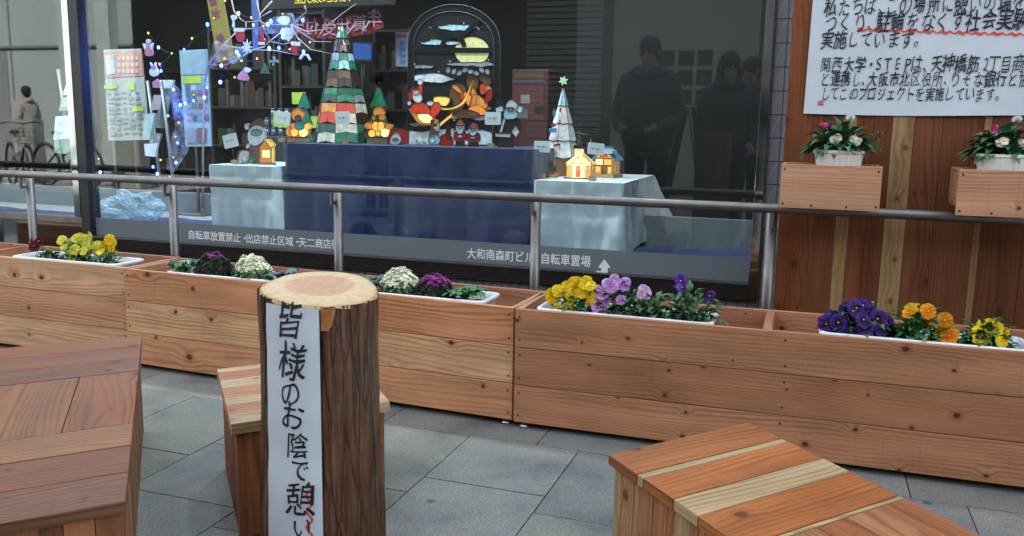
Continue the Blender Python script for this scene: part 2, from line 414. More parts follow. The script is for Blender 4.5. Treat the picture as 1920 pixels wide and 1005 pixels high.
# steel window frame (parts: side trim, sill, glass, band, lettering)
fr = MB(); fr.box((-.222, GY-.035, .38), (-.185, GY+.05, 3.15), 0); fr.box((-3.74, GY-.02, 3.10), (-.222, GY+.05, 3.15), 0)
win = fr.build('window', MIRROR, bld, bevel=.002)
m = MB(); m.box((-3.74, GY-.025, .385), (-.222, GY+.055, .452)); m.build('sill', DARKFRAME, win, bevel=.003)
m = MB(); m.box((-3.74, GY-.03, .452), (-.222, GY-.006, .458)); m.build('sill_bead', STEEL, win)
def glass_mat():
    k = NT('window_glass')
    gb = k.n('NewGeometry'); fr_ = k.n('Fresnel', IOR=k.n('MapRange', Value=gb.outputs['Backfacing'], i1=0., i2=1., i3=1.52, i4=1/1.52).outputs[0])
    tr = k.n('BsdfTransparent', Color=(.88, .93, .93, 1)); gl = k.n('BsdfGlossy', Color=(1, 1, 1, 1), Roughness=0.)
    tc = k.n('TexCoord'); ns = k.n('TexNoise', Vector=tc.outputs['Object'], Scale=.9, Detail=1.)
    mx = k.n('MixShader', Fac=fr_.outputs[0]); k.t.links.new(tr.outputs[0], mx.inputs[1]); k.t.links.new(gl.outputs[0], mx.inputs[2])
    k.t.links.new(mx.outputs[0], k.out.inputs[0]); return k.m
GLASS = glass_mat()
m = MB(); m.box((-3.73, GY, .458), (-.224, GY+.008, 3.1)); m.build('glass_pane', GLASS, win)
def band_mat():
    k = NT('frosted_band'); k.P(Base_Color=(.20, .235, .25), Roughness=.5)
    tr = k.n('BsdfTransparent', Color=(.6, .7, .72, 1)); mx = k.n('MixShader', Fac=.82)
    k.t.links.new(tr.outputs[0], mx.inputs[1]); k.t.links.new(k.b.outputs[0], mx.inputs[2]); k.t.links.new(mx.outputs[0], k.out.inputs[0]); return k.m
zb0 = .46
m = MB(); p0, p1 = at(188, 422, GY-.003), at(1408, 515, GY-.003)
m.box((-3.728, GY-.0035, zb0), (-.226, GY-.0012, .560)); m.build('frosted_band', band_mat(), win)
LET = plain('white_vinyl', (.88, .92, .94), .5, var=.02)
m = MB()
a, b = at(351, 448, GY-.004), at(640, 476, GY-.004)
n_ = 20.5
txt = '自転車放置禁止・出店禁止区域・天二商店街'
lettering(m, txt, (a.x+.03, GY-.0045, .5), (1, 0, 0), (0, 0, 1), .052, adv=(.945)/(18+2*.62)/.052*.97, offset=.03, wide=.93, lift=.0003)
m.build('lettering', LET, win); m = MB()
lettering(m, '大和南森町ビル', (-1.49, GY-.0045, .502), (1, 0, 0), (0, 0, 1), .055, adv=.866, offset=.03, wide=.86, lift=.0003)
m.build('lettering', LET, win); m = MB()
lettering(m, '自転車置場', (-1.49+.055*.866*7.62, GY-.0045, .502), (1, 0, 0), (0, 0, 1), .055, adv=.866, offset=.03, wide=.86, lift=.0003)
m.build('lettering', LET, win); m = MB()
ar = [(1133, 486), (1145, 502), (1139, 502), (1140, 517), (1117, 516), (1117, 508), (1127, 508), (1127, 502), (1121, 502)]
q = [at(x, y, GY-.005) for x, y in ar]; m.prism([Vector((v.x, GY-.0052, v.z)) for v in q], (0, .0008, 0))
m.build('arrow', LET, win)
# left bay: lower glass with mullion, steel kick panel
lf = MB(); lf.box((-3.80, GY-.03, .3), (-3.742, GY+.05, 3.14), 0)
bay = lf.build('side_window', BLACK, bld)
m = MB(); m.box((-3.845, GY-.032, .56), (-3.803, GY+.03, 3.14)); m.build('mullion', MIRROR, bay)
m = MB(); m.box((-9.5, GY+.005, .56), (-3.846, GY+.013, 3.14)); m.build('glass_pane', GLASS, bay)
m = MB(); m.box((-9.5, GY-.02, .52), (-3.803, GY+.03, .559)); m.build('bottom_rail', STEEL, bay, bevel=.003)
m = MB(); m.box((-9.5, GY-.002, .0), (-3.803, GY+.02, .519)); m.build('kick_panel', MIRROR, bay)
m = MB(); m.box((-30, GY, 0), (-9.5, GY+.3, 3.14)); m.build('side_wall', TILE, bld)
# dim ceiling lamps inside the shop
for (x, y, e) in ((-5.5, 6.3, 9), (-2.6, 8.2, 5), (-7.5, 9.5, 6)):
    lamp = thing('ceiling_lamp', 'square ceiling light fitting inside the shop above the %s' % {-5.5: 'leaflet racks', -2.6: 'counter', -7.5: 'far bookshelves'}[x], 'ceiling lamp', (x, y, 2.999), 'ceiling lamps in the shop')
    bx('housing', (x-.32, y-.32, 2.93), (x+.32, y+.32, 2.999), WHITE, lamp)
    bx('diffuser', (x-.3, y-.3, 2.92), (x+.3, y+.3, 2.929), plain('lamp_diffuser', (.9, .95, 1), .5, emit=.8, ecol=(.85, .93, 1, 1)), lamp)
    ld = bpy.data.lights.new('lamp_light', 'AREA'); ld.energy = e; ld.size = .6; ld.color = (.85, .93, 1)
    lo = bpy.data.objects.new('lamp_light', ld); COL.objects.link(lo); lo.parent = lamp; lo.location = (0, 0, -.1)

for x, wd in ((-.95, 'right white'), (-2.1, 'long blue'), (-3.0, 'small left'), (-4.5, 'leaflet rack, no'), (-5.6, 'far left leaflet stand, no')):
    lamp = thing('window_downlight', ('round downlight over the %s table of the window display' % wd).replace(', no table', ''), 'downlight', (x, 3.92, 3.0), 'downlights over the window display')
    m = MB(); m.lathe((x, 3.92, 2.93), [(.075, 0), (.08, .01), (.08, .069)], 24); m.build('housing', WHITE, lamp)
    ld = bpy.data.lights.new('lamp_light', 'AREA'); ld.shape = 'DISK'; ld.energy = 6.5; ld.size = .14; ld.color = (.86, .95, 1)
    lo = bpy.data.objects.new('lamp_light', ld); COL.objects.link(lo); lo.parent = lamp; lo.location = (0, 0, -.08)

# ---- buildings across the street (seen only as reflections in the glass)
OY = -7.0
ob = thing('beige_building', 'pale beige sunlit building across the street, reflected in the left glass', 'building', (-20, OY, 0))
BE = plain('beige_cladding', (.38, .43, .42), .7, var=.05, scale=1)
m = MB(); m.box((-40, OY-6, 0), (-13.2, OY, 6.5))
m.build('wall', BE, ob)
m = MB()
for z in (2.55, 4.2): m.box((-40, OY+.001, z), (-13.2, OY+.05, z+.05))
for x in (-20.4, -17.6, -16.5): m.box((x, OY+.001, 0), (x+.05, OY+.012, 6.4))
m.build('wall_joint', plain('joint_grey', (.2, .21, .2), .7), ob)
m = MB()
for x in (-13.9, -14.9): m.box((x, OY+.001, 0), (x+.35, OY+.25, 6.4))
m.build('pilaster', plain('pilaster_white', (.48, .53, .52), .6), ob)
bx('recess', (-19.9, OY+.001, .05), (-16.6, OY+.02, 2.5), plain('recess_grey', (.24, .26, .25), .8), ob)
ob = thing('dark_building', 'dark shopfront building across the street with shutter and grey wall, reflected in the window', 'building', (-5, OY, 0))
m = MB(); m.box((-13.19, OY-6, 0), (12, OY, 6)); m.build('wall', plain('dark_cladding', (.008, .009, .010), .9, var=.3, scale=1), ob)
def rx(px, Yw=OY):   # x of a reflected pixel column on a plane in front of the mirror
    d = ray(px, 235); return d.x/d.y*(2*GY-Yw)
m = MB(); x0, x1 = rx(985), rx(1125)
z = 0
while z < 3.4: m.box((x0, OY+.001, z), (x1, OY+.03, z+.085), 0); z += .1
m.build('shutter', plain('shutter_grey', (.035, .042, .045), .5), ob)
m = MB(); m.box((rx(1145), OY+.001, 0), (rx(1415), OY+.03, 4.3)); m.build('grey_panel', plain('grey_panel', (.045, .053, .052), .7, var=.08, scale=1), ob)
m = MB()
for cpx in (1245, 1281, 1316):
    for rz in (at(1281, 182, 14.5).z, at(1281, 145, 14.5).z, at(1281, 109, 14.5).z):
        x = rx(cpx); m.box((x-.12, OY+.031, rz-.12), (x+.12, OY+.04, rz+.12))
m.build('window', plain('small_window', (.012, .013, .014), .2), ob)
bx('lintel', (-13, OY+.001, 4.32), (0, OY+.12, 4.45), plain('lintel_dark', (.05, .055, .055), .6), ob)

# ================================================================== STREET OBJECTS
# ---- handrail
RY, RZ = 3.4, .809
hr = thing('handrail', 'round brushed steel handrail on posts running along the shop window', 'handrail', (-2, RY, 0))
m = MB(); m.tube([(x, RY, RZ) for x in (-9.5, -4, -2, 0, 2.6)], .0185, 18); m.build('top_rail', STEEL, hr)
for x in (-8.5, -7.57, -6.65, -5.72, -4.79, -3.86, -2.95, -2.03, -1.085, -.135, .8, 1.73):
    m = MB(); m.tube([(x, RY+.055, 0), (x, RY+.055, RZ-.005)], .021, 16, cap=True)
    p = m.build('post', STEEL, hr)
    m = MB(); m.ell((x, RY+.055, RZ-.003), (.021, .021, .016)); m.build('cap', STEEL, p)
    m = MB(); m.box((x-.006, RY-.008, RZ-.075), (x+.006, RY+.05, RZ-.06)); m.box((x-.006, RY-.008, RZ-.06), (x+.006, RY+.006, RZ-.012)); m.build('bracket', STEEL, p)

# ---- wooden planter boxes
C1 = (.56, .37, .25); C2 = (.50, .27, .175); C3 = (.60, .43, .28); C4 = (.46, .265, .18); C5 = (.43, .24, .165)
def planter_box(x0, y0, x1, y1, label, tints, nb=3, divs=(), hd=.43):
    L = math.hypot(x1-x0, y1-y0); a = math.atan2(y1-y0, x1-x0)
    MM = Matrix.Translation((x0, y0, 0)) @ Matrix.Rotation(a, 4, 'Z')
    t = thing('planter_box', label, 'planter box', (x0, y0, 0), 'cedar planter boxes in a row in front of the window')
    z0, z1, D, th = .022, .449, .36, .022; bh = (z1-z0)/nb
    def panel(name, yl, yh, xa=0., xb=None, tt=tints, top=0):
        m = MB(); xb = L if xb is None else xb
        for i in range(nb):
            m.box((xa+.001, yl, z0+i*bh+.0012), (xb-.001, yh, z0+(i+1)*bh-.0012+top*(i == nb-1)), 0, tt[i], 0, MM)
        return m.build(name, W_KNOTTY if len(divs) and x0 > -2 else W_PLANT, t, bevel=.0018)
    f = panel('front_panel', 0, th)
    panel('back_panel', D-th, D, tt=[C4, C2, C2])
    for nm, xa in (('end_panel', 0), ('end_panel', L-th)):
        m = MB()
        for i in range(nb): m.box((xa, th+.001, z0+i*bh), (xa+th, D-th-.001, z0+(i+1)*bh-.0015-.002*(i == nb-1)), 0, [C4, C2, C1][i % 3], 1, MM)
        m.build(nm, W_PLANT, t)
    m = MB(); m.box((th+.001, th+.001, .25), (L-th-.001, D-th-.001, .268), 0, C4, 0, MM); m.build('shelf', W_PLANT, t)
    for d in divs:
        m = MB(); m.box((d, th+.001, .3), (d+.03, D-th-.001, z1-.004), 0, C2, 1, MM); m.build('divider', W_PLANT, t)
    sme = None
    xs = [.02, L-.02] + ([L/2] if nb and divs else [])
    for x in xs:
        for i in range(nb):
            for zz in (.028, bh-.028):
                p = MM @ Vector((x + random.uniform(-.003, .003), -.0008, z0+i*bh+zz))
                if sme is None:
                    s_ = MB(); s_.ell((0, 0, 0), (.0042, .0012, .0042), nu=8, nv=4); s_.build('tmp', SCREW, None); sme = bpy.data.objects['tmp'].data
                    bpy.data.objects.remove(bpy.data.objects['tmp'])
                o = bpy.data.objects.new('screw', sme); COL.objects.link(o); o.parent = t; o.location = p-Vector(t['_o'])
    for x in (.035, L-.035):
        for y in (.03, D-.03):
            m = MB(); p = MM @ Vector((x, y, 0)); m.lathe((p.x, p.y, 0), [(.016, 0), (.017, .004), (.010, .009), (.005, .012), (.004, .0225)], 12); m.build('adjuster_foot', plain('zinc', (.75, .78, .78), .25, .8), t)
    return t
planter_box(-2.842, 2.996, -.988, 2.905, 'cedar planter box holding kale, second from the left behind the log', [(.66, .37, .21), (.68, .46, .27), (.62, .33, .18)])
planter_box(-.980, 2.893, .895, 2.915, 'long reddish cedar planter box at right with pansies and violas', [(.50, .27, .165), (.40, .205, .12), (.46, .25, .15)], divs=(.86,))
planter_box(-4.72, 3.04, -2.850, 3.015, 'pale cedar planter box at left with yellow pansies', [(.68, .46, .29), (.64, .37, .22), (.68, .46, .29)], divs=(.90,))
planter_box(.905, 2.92, 2.78, 2.95, 'cedar planter box beyond the right edge of the picture', [(.42, .24, .16), (.42, .24, .16), (.42, .24, .16)])

# ---- white plastic troughs
def trough(cx, cy, L, label, a=0.):
    t = thing('flower_trough', label, 'flower trough', (cx, cy, .27), 'white plastic troughs in the planter boxes')
    MM = Matrix.Translation((cx, cy, 0)) @ Matrix.Rotation(a, 4, 'Z')
    def ring(l, w_, z, r=.03, n=5):
        pts = []
        for sx_, sy_, a0 in ((1, 1, 0), (-1, 1, 90), (-1, -1, 180), (1, -1, 270)):
            for q in range(n):
                an = rad(a0+90*q/(n-1)); pts.append(MM @ Vector((sx_*(l/2-r)+r*math.cos(an), sy_*(w_/2-r)+r*math.sin(an), z)))
        return pts
    W_ = .2
    m = MB(); rings = []
    for dl, z in ((-.06, .27), (-.02, .40), (-.016, .43), (0, .432), (.006, .440), (.004, .447), (-.012, .449), (-.022, .446), (-.03, .40), (-.05, .33)):
        rings.append([m.bm.verts.new(p) for p in ring(L+dl, W_+dl, z)])
    n = len(rings[0])
    for A, B in zip(rings, rings[1:]):
        for i in range(n): m.face([A[i], A[(i+1) % n], B[(i+1) % n], B[i]], smooth=True)
    m.face(rings[0]); m.build('container', PLASTIC, t)
    m = MB()
    def fn(u, v):
        x, y = (u-.5)*(L-.045), (v-.5)*(W_-.045)
        return MM @ Vector((x, y, .418+.008*noise.noise(Vector((x*30, y*30, cx)))))
    m.grid(fn, 60, 14); m.build('soil', SOIL, t)
    return t
TY = 3.075
tr = {}
trough(-3.27, 3.165, .62, 'white trough with yellow pansies at the left end of the row')
trough(-2.32, 3.11, .62, 'white trough of kale left of the log')
trough(-1.44, 3.06, .62, 'white trough of kale just right of the log')
trough(-.60, 3.035, .63, 'white trough with yellow and lilac pansies in the middle of the row')
trough(.37, 3.05, .62, 'white trough with purple, orange and yellow pansies at right')

# ---- plants
def leaf(m, base, d, L, W_, mi=0, tint=GREY, curl=.35, nrm=None, seg=4, lobed=0.):
    d = Vector(d).normalized(); n = Vector(nrm or (0, 0, 1)); s = d.cross(n)
    if s.length < .1: s = d.orthogonal()
    s.normalize(); n = s.cross(d)
    prev = None
    for i in range(seg+1):
        t = i/seg; wv = W_*.5*math.sin(math.pi*min(1, .08+t*.92)**.8)*(1+lobed*math.sin(t*14)); wv = max(wv, .0006)
        c = Vector(base)+d*(L*t) - n*(curl*L*t*t) + n*.12*L*math.sin(math.pi*t)
        row = [m.bm.verts.new(c-s*wv+n*wv*.35), m.bm.verts.new(c), m.bm.verts.new(c+s*wv+n*wv*.35)]
        if prev:
            for k in (0, 1): m.face([prev[k], prev[k+1], row[k+1], row[k]], mi, tint, smooth=True)
        prev = row
def rnd_dir(zlo=-.1, zhi=1.):
    a = random.uniform(0, 6.2832); z = random.uniform(zlo, zhi); r = math.sqrt(max(0, 1-z*z)); return Vector((r*math.cos(a), r*math.sin(a), z))
def bush(m, c, r, n, L=.03, W_=.017, tint=(1, 1, 1), lob=.12):
    """a loose mound of spoon-shaped leaves on thin stems"""
    c = Vector(c); r = (r[0], r[1], r[2]*1.3); L *= 1.15; W_ *= 1.35
    for q in range(n):
        d = rnd_dir(-.05, 1); k = random.uniform(.35, 1.)
        p = c+Vector((d.x*r[0]*k, d.y*r[1]*k, d.z*r[2]*k)); b = random.uniform(.6, 1.35)
        out = Vector((d.x, d.y, d.z*.4+random.uniform(-.25, .45)))
        leaf(m, p, out, L*random.uniform(.6, 1.25), W_*random.uniform(.7, 1.3), 0, tuple(x*b for x in tint), random.uniform(.1, .6), lobed=lob)
        if q % 5 == 0: m.tube([c+Vector((d.x*r[0]*.1, d.y*r[1]*.1, -.01)), (c+p)/2+Vector((0, 0, -.005)), p], .0013, 4, 0, (.9, 1, .8))
def blossom(p, face, r, mat, parent, tint=GREY, name='blossom', ruf=.1, stem=None):
    """pansy: two back petals, two side petals, one wide lip"""
    m = MB(); face = Vector(face).normalized(); u = Vector((0, 0, 1)); x = u.cross(face); x.normalize(); y = face.cross(x); p = Vector(p)
    roll = random.uniform(-.35, .35)
    for k, (ang, pr, wd, dep) in enumerate(((118, 1.0, .62, -.003), (62, 1.0, .62, -.0025), (172, .92, .55, .001), (8, .92, .55, .0015), (270, .98, .78, .003))):
        a = rad(ang)+roll; d = x*math.cos(a)+y*math.sin(a); s = -x*math.sin(a)+y*math.cos(a); sd_ = random.uniform(0, 9); b = random.uniform(.85, 1.12)
        bend = random.uniform(-.15, .35)
        def fn(uu, vv, d=d, s=s, pr=pr, wd=wd, dep=dep, sd_=sd_, bend=bend):
            R_ = r*pr*uu; th_ = (vv-.5)*2
            wdt = wd*r*math.sin(math.pi*min(1, uu*.62+.06))*1.05
            rr = R_*(1-.22*th_*th_*uu)
            wv = ruf*r*uu*uu*(noise.noise(Vector((th_*2.2+sd_, uu*2, sd_)))*1.4+.4*math.sin(th_*7+sd_))
            return p + d*rr + s*(th_*wdt) + face*(dep + wv - bend*r*uu*uu*.6)
        m.grid(fn, 6, 8, 0, tuple(t*b*random.uniform(.85, 1.08) for t in tint))
    if stem:
        m.tube([p-face*.004, p-face*.012-Vector((0, 0, .008)), Vector(stem)], .0013, 5, 1)
    m.ell(p+face*.004, .0028, 2, nu=6, nv=4)
    return m.build(name, [mat, LEAF, YEL_EYE], parent)
YEL_EYE = plain('flower_eye', (.75, .55, .05), .6)
P_YEL = petalmat('yellow_petal', (.80, .58, .012), (.82, .5, .008), (.5, .2, .01), .08)
P_LEM = petalmat('lemon_petal', (.74, .72, .10), (.72, .66, .06), (.6, .45, .03), .1)
P_YDK = petalmat('yellow_dark_petal', (.80, .66, .015), (.78, .6, .012), (.05, .008, .005), .42, .55)
P_LIL = petalmat('lilac_petal', (.52, .30, .62), (.42, .18, .52), (.22, .05, .3), .15)
P_LIP = petalmat('pale_lilac_petal', (.64, .45, .66), (.5, .28, .56), (.3, .1, .35), .15)
P_VIO = petalmat('violet_petal', (.12, .03, .34), (.07, .015, .22), (.02, .004, .05), .25)
P_PUR = petalmat('deep_purple_petal', (.07, .022, .24), (.045, .012, .15), (.006, .002, .015), .34, .6)
P_ORA = petalmat('orange_petal', (.84, .36, .015), (.80, .24, .006), (.7, .14, .005), .2)
P_RED = petalmat('wine_petal', (.13, .006, .02), (.08, .004, .012), (.01, .001, .002), .35)
CAMV = Vector((0, -1, .25))
def pansy(name, label, px, py, Y, r, n, leaves=110, group='pansies in the troughs', mat=P_YEL, brad=.025, pts=None, tint=(1, 1, 1), spread=.6):
    """px, py: photo position of the plant's foot; pts: photo positions of the blossoms"""
    b = at(px, py, Y); b.z = .42
    t = thing(name, label, 'pansy', (b.x, b.y, .42), group)
    m = MB(); bush(m, b, r, leaves, tint=tint); fo = m.build('foliage', LEAF, t)
    for q in (pts or []):
        x, y = q[0], q[1]; k = q[2] if len(q) > 2 else 1.; mt = q[3] if len(q) > 3 else mat
        yy = Y + random.uniform(-.05, .02)
        c = at(x, y, yy); f = Vector((random.uniform(-spread, spread)+.12, -1, random.uniform(-.1, .75)))
        blossom(c, f, brad*k, mt, t, stem=(b.x+(c.x-b.x)*.6, b.y, b.z+.01), ruf=.14)
    return t
pansy('pansy', 'wine red pansy at the far left end of the first trough', 92, 486, 3.15, (.06, .05, .04), 0, 90, mat=P_RED, brad=.028, pts=[(64, 461), (73, 452, .8), (57, 454, .7)])
pansy('pansy', 'lemon yellow pansies in full bloom in the left trough', 148, 486, 3.14, (.11, .06, .075), 0, 170, mat=P_LEM, brad=.0255,
      pts=[(115, 450), (122, 463), (134, 456), (143, 447, 1.05), (140, 468), (128, 472, .9), (153, 459), (160, 449), (168, 444, 1.05), (157, 470, .9), (172, 462), (150, 444, .8), (137, 480, .9), (183, 459, .8)])
pansy('pansy', 'golden yellow pansy at the right end of the left trough', 200, 487, 3.14, (.07, .05, .065), 0, 110, mat=P_YEL, brad=.026,
      pts=[(205, 449), (213, 457, .9), (196, 461, .95), (188, 470, .8), (209, 466, .7), (195, 489, .6, P_LEM)])
pansy('pansy', 'golden yellow pansy at the left end of the middle trough', 1085, 592, 3.0, (.10, .06, .075), 0, 150, mat=P_YEL, brad=.031,
      pts=[(1036, 555, 1.0), (1046, 545, .8), (1061, 541, 1.0), (1080, 536, 1.15), (1072, 553, .8), (1098, 530, .9), (1107, 536, .7), (1065, 560, .7), (1106, 558, .95), (1063, 578, .9), (1042, 580, .7), (1090, 549, .7)])
pansy('pansy', 'lilac pansy beside the golden one in the middle trough', 1165, 595, 3.0, (.115, .06, .09), 0, 190, mat=P_LIL, brad=.029,
      pts=[(1130, 550, .95), (1146, 536, 1.), (1151, 527, .95, P_LIP), (1139, 531, .8, P_LIP), (1158, 549, .9), (1170, 533, 1.0), (1164, 562, .7), (1123, 576, 1.05), (1124, 585, .8), (1136, 566, .75), (1122, 540, .5, P_LIP)], tint=(.62, .75, .75))
pansy('pansy', 'pansy with one pale lilac flower leaning right in the middle trough', 1225, 592, 3.02, (.07, .06, .07), 0, 110, mat=P_LIP, brad=.03, pts=[(1209, 547, 1.0), (1211, 587, .7, P_LIL), (1202, 552, .6)], tint=(.8, .9, .8))
pansy('viola', 'violet viola standing tall at the right end of the middle trough', 1290, 597, 3.02, (.115, .07, .095), 0, 230, mat=P_VIO, brad=.028,
      pts=[(1277, 527, .95), (1277, 540, .7, petalmat('blue_violet_petal', (.17, .09, .5), (.14, .06, .42), (.03, .01, .1), .15)), (1332, 555, .7), (1290, 588, .8)])
pansy('pansy', 'dense deep purple pansy at the left end of the right trough', 1610, 628, 3.03, (.125, .07, .09), 0, 160, mat=P_PUR, brad=.031,
      pts=[(1548, 607), (1563, 594), (1560, 613, .9), (1590, 584, 1.1), (1572, 605), (1576, 617, .9), (1605, 578), (1617, 573, .9), (1625, 582), (1612, 592, .9), (1598, 604, 1.1), (1634, 604, 1.15), (1622, 616), (1646, 598), (1652, 613), (1641, 622, .9), (1661, 606, .9), (1668, 634, 1.), (1605, 625, .9), (1585, 628, .8), (1618, 600, .9), (1632, 590, .8)], tint=(.7, .8, .7))
pansy('pansy', 'orange pansy in the middle of the right trough', 1718, 642, 3.04, (.105, .07, .085), 0, 210, mat=P_ORA, brad=.027,
      pts=[(1708, 582, .95, P_YEL), (1718, 580, .8), (1702, 587, .7), (1740, 584, 1.0), (1741, 596, .7), (1772, 600, .95), (1778, 612, .9), (1769, 622, 1.05, P_YEL), (1780, 630, 1.15), (1783, 641, .8)], tint=(.8, .95, .8))
pansy('pansy', 'yellow pansy with dark face at the right end of the right trough', 1845, 652, 3.04, (.085, .06, .07), 0, 150, mat=P_YEL, brad=.03,
      pts=[(1840, 628, 1.15, P_YDK), (1855, 612, .9), (1866, 616, .9), (1845, 610, .8), (1880, 624, .7), (1868, 648, .9, P_YDK), (1878, 640, .7)], tint=(.8, .95, .8))

def kalemat(name, c1, c2): return leafmat(name, c1, c2, .6, 60)
K_GRN = kalemat('kale_green', (.06, .16, .07), (.13, .27, .12)); K_DRK = kalemat('kale_dark', (.018, .028, .018), (.04, .05, .03))
K_WHT = kalemat('kale_cream', (.74, .78, .52), (.88, .88, .72)); K_PUR = kalemat('kale_purple', (.20, .02, .18), (.36, .05, .30)); K_FLT = kalemat('kale_flat_green', (.05, .15, .06), (.09, .24, .10))
K_BLU = kalemat('kale_blue_green', (.05, .10, .09), (.11, .18, .15))
def curl_bit(m, p, n, r, mi, tint, am=(.45, -.15)):
    """one frilly scrap of leaf edge"""
    n = n.normalized(); x = n.orthogonal().normalized(); y = n.cross(x); ph = random.uniform(0, 6.28); c = m.bm.verts.new(p-n*r*.5)
    k = 9; ring = []
    for i in range(k):
        a = 6.2832*i/k + ph; q = r*random.uniform(.7, 1.15)
        ring.append(m.bm.verts.new(p+(x*math.cos(a)+y*math.sin(a))*q + n*r*(am[0] if i % 2 else am[1])))
    for i in range(k): m.face([c, ring[i], ring[(i+1) % k]], mi, tint, smooth=False)
def curly_kale(label, px, py, Y, R, H, inner, outer, split=.62, n=420, tilt=(0, 0)):
    b = at(px, py, Y); b.z = .42; t = thing('ornamental_kale', label, 'ornamental kale', (b.x, b.y, .42), 'ornamental kale in the troughs')
    for nm, mat, lo, hi in (('heart', inner, split, 1.), ('outer_leaves', outer, -.15, split+.06)):
        m = MB()
        for q in range(int(n*(hi-lo)*(1.35 if nm == 'heart' else 1))):
            d = rnd_dir(lo, hi); s = 1 - .10*random.random()
            nz = 1+.14*noise.noise(d*3.1+Vector((px, 0, 0)))
            p = b+Vector((d.x*R*s*nz+tilt[0]*d.z, d.y*R*.8*s*nz+tilt[1]*d.z, .012+d.z*H*1.3*s*nz)); v = random.uniform(.7, 1.2)
            curl_bit(m, p, d+Vector((0, 0, .25)), random.uniform(.006, .0105), 0, (v, v, v), (.22, -.05) if nm == 'heart' else (.45, -.15))
        if nm == 'outer_leaves':
            for q in range(16):
                a = 6.2832*q/16; leaf(m, b+Vector((0, 0, .01)), (math.cos(a), math.sin(a), .35+.3*random.random()), R*1.05, R*.7, 0, (.8, .8, .8), .2, lobed=.2)
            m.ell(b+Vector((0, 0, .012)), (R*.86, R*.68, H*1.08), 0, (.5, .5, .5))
        else:
            m.ell(b+Vector((tilt[0], tilt[1], .012+H*.15)), (R*.72, R*.6, H*1.02), 0, (.9, .9, .9))
        m.build(nm, mat, t)
    return t
def flat_kale(label, px, py, Y, R, H, inner, outer, nl=16, wide=.75, ruf=.1, ninner=26):
    b = at(px, py, Y); b.z = .42; t = thing('ornamental_kale', label, 'ornamental kale', (b.x, b.y, .42), 'ornamental kale in the troughs')
    for nm, mat, cnt, k0, k1 in (('outer_leaves', outer, nl, .75, 1.15), ('heart', inner, ninner, .2, .5)):
        m = MB()
        for q in range(cnt):
            a = q*2.4; k = k0+(k1-k0)*q/cnt; el_ = (.35+.5*random.random()) if nm != 'heart' else (.9+1.2*(1-q/cnt))
            d = Vector((math.cos(a), math.sin(a), el_)).normalized(); s = d.cross(Vector((0, 0, 1))).normalized(); nn = s.cross(d); L = R*k*1.1; sd_ = random.uniform(0, 9); v = random.uniform(.75, 1.2)
            def fn(u, vv, d=d, s=s, nn=nn, L=L, sd_=sd_):
                th_ = (vv-.5)*2; wv = L*wide*.5*math.sin(math.pi*min(1, u**.8*.86+.05))
                edge = abs(th_)**2*u
                return b+Vector((0, 0, .015 if nm != 'heart' else .03)) + d*(L*u*(1-.12*th_*th_)) + s*th_*wv + nn*(.2*L*math.sin(u*2.2) - .5*L*u*u*(nm != 'heart')*.6 + edge*L*ruf*2*math.sin(th_*6+u*11+sd_) + .25*wv*th_*th_)
            m.grid(fn, 8, 8, 0, (v, v, v))
        m.build(nm, mat, t)
    return t
flat_kale('small green kale with a pale cream heart left of the log', 348, 512, 3.11, .075, .08, K_WHT, K_FLT, ruf=.14)
curly_kale('dark curly kale with a purple crown left of the log', 402, 518, 3.09, .088, .078, K_PUR, K_DRK, .86, 620)
curly_kale('big curly kale with a cream white heart left of the log', 474, 523, 3.08, .088, .083, K_WHT, K_GRN, .42, 560)
flat_kale('loose purple and grey green kale next to the log', 530, 524, 3.07, .085, .08, K_PUR, K_BLU, 12, .6, .05, 8)
flat_kale('grey green kale mostly behind the log', 700, 545, 3.08, .095, .08, K_BLU, K_BLU, 13, .6, .05, 6)
curly_kale('curly kale with a round cream white heart right of the log', 750, 548, 3.06, .084, .082, K_WHT, K_GRN, .34, 560)
curly_kale('dark curly kale with a purple crown right of the log', 815, 556, 3.05, .084, .07, K_PUR, K_DRK, .6, 560)
flat_kale('smooth plain green kale at the right end of its trough', 872, 562, 3.04, .082, .07, K_FLT, K_FLT, 18, .8, .05, 14)

# ---- benches (parallelogram tops on boarded bodies)
RD = (.44, .20, .11); OR = (.52, .215, .08); PL = (.58, .49, .33); DK = (.27, .12, .065); MD = (.50, .24, .125); GYB = (.40, .215, .15)
def slabq(m, O, U, V, z0, z1, u0_, u1, v0, v1, tint, along, o=None):
    """board in the (U,V) frame; grain runs along U or V"""
    pts = []
    for z in (z0, z1):
        for a, b in ((u0_, v0), (u1, v0), (u1, v1), (u0_, v1)):
            p = O + U*a + V*b; pts.append(Vector((p.x, p.y, z)))
    o = o or (random.uniform(0, 80), random.uniform(0, 80)); LU, LV = U.length, V.length
    loc = [(a*LU, b*LV, z) for z in (z0, z1) for a, b in ((u0_, v0), (u1, v0), (u1, v1), (u0_, v1))]
    def uvf(i, idx):
        q = loc[i]; g, s_ = (q[0], q[1]) if along == 'U' else (q[1], q[0])
        if idx == 0: return (g+o[0], s_+o[1])
        if idx == 1: return (g+o[0], q[2]+o[1]) if along == 'U' else (s_*.3+o[0], q[2]+o[1])
        return (s_*.3+o[0], q[2]+o[1]) if along == 'U' else (g+o[0], q[2]+o[1])
    m.hexa(pts, 0, tint, uvf)
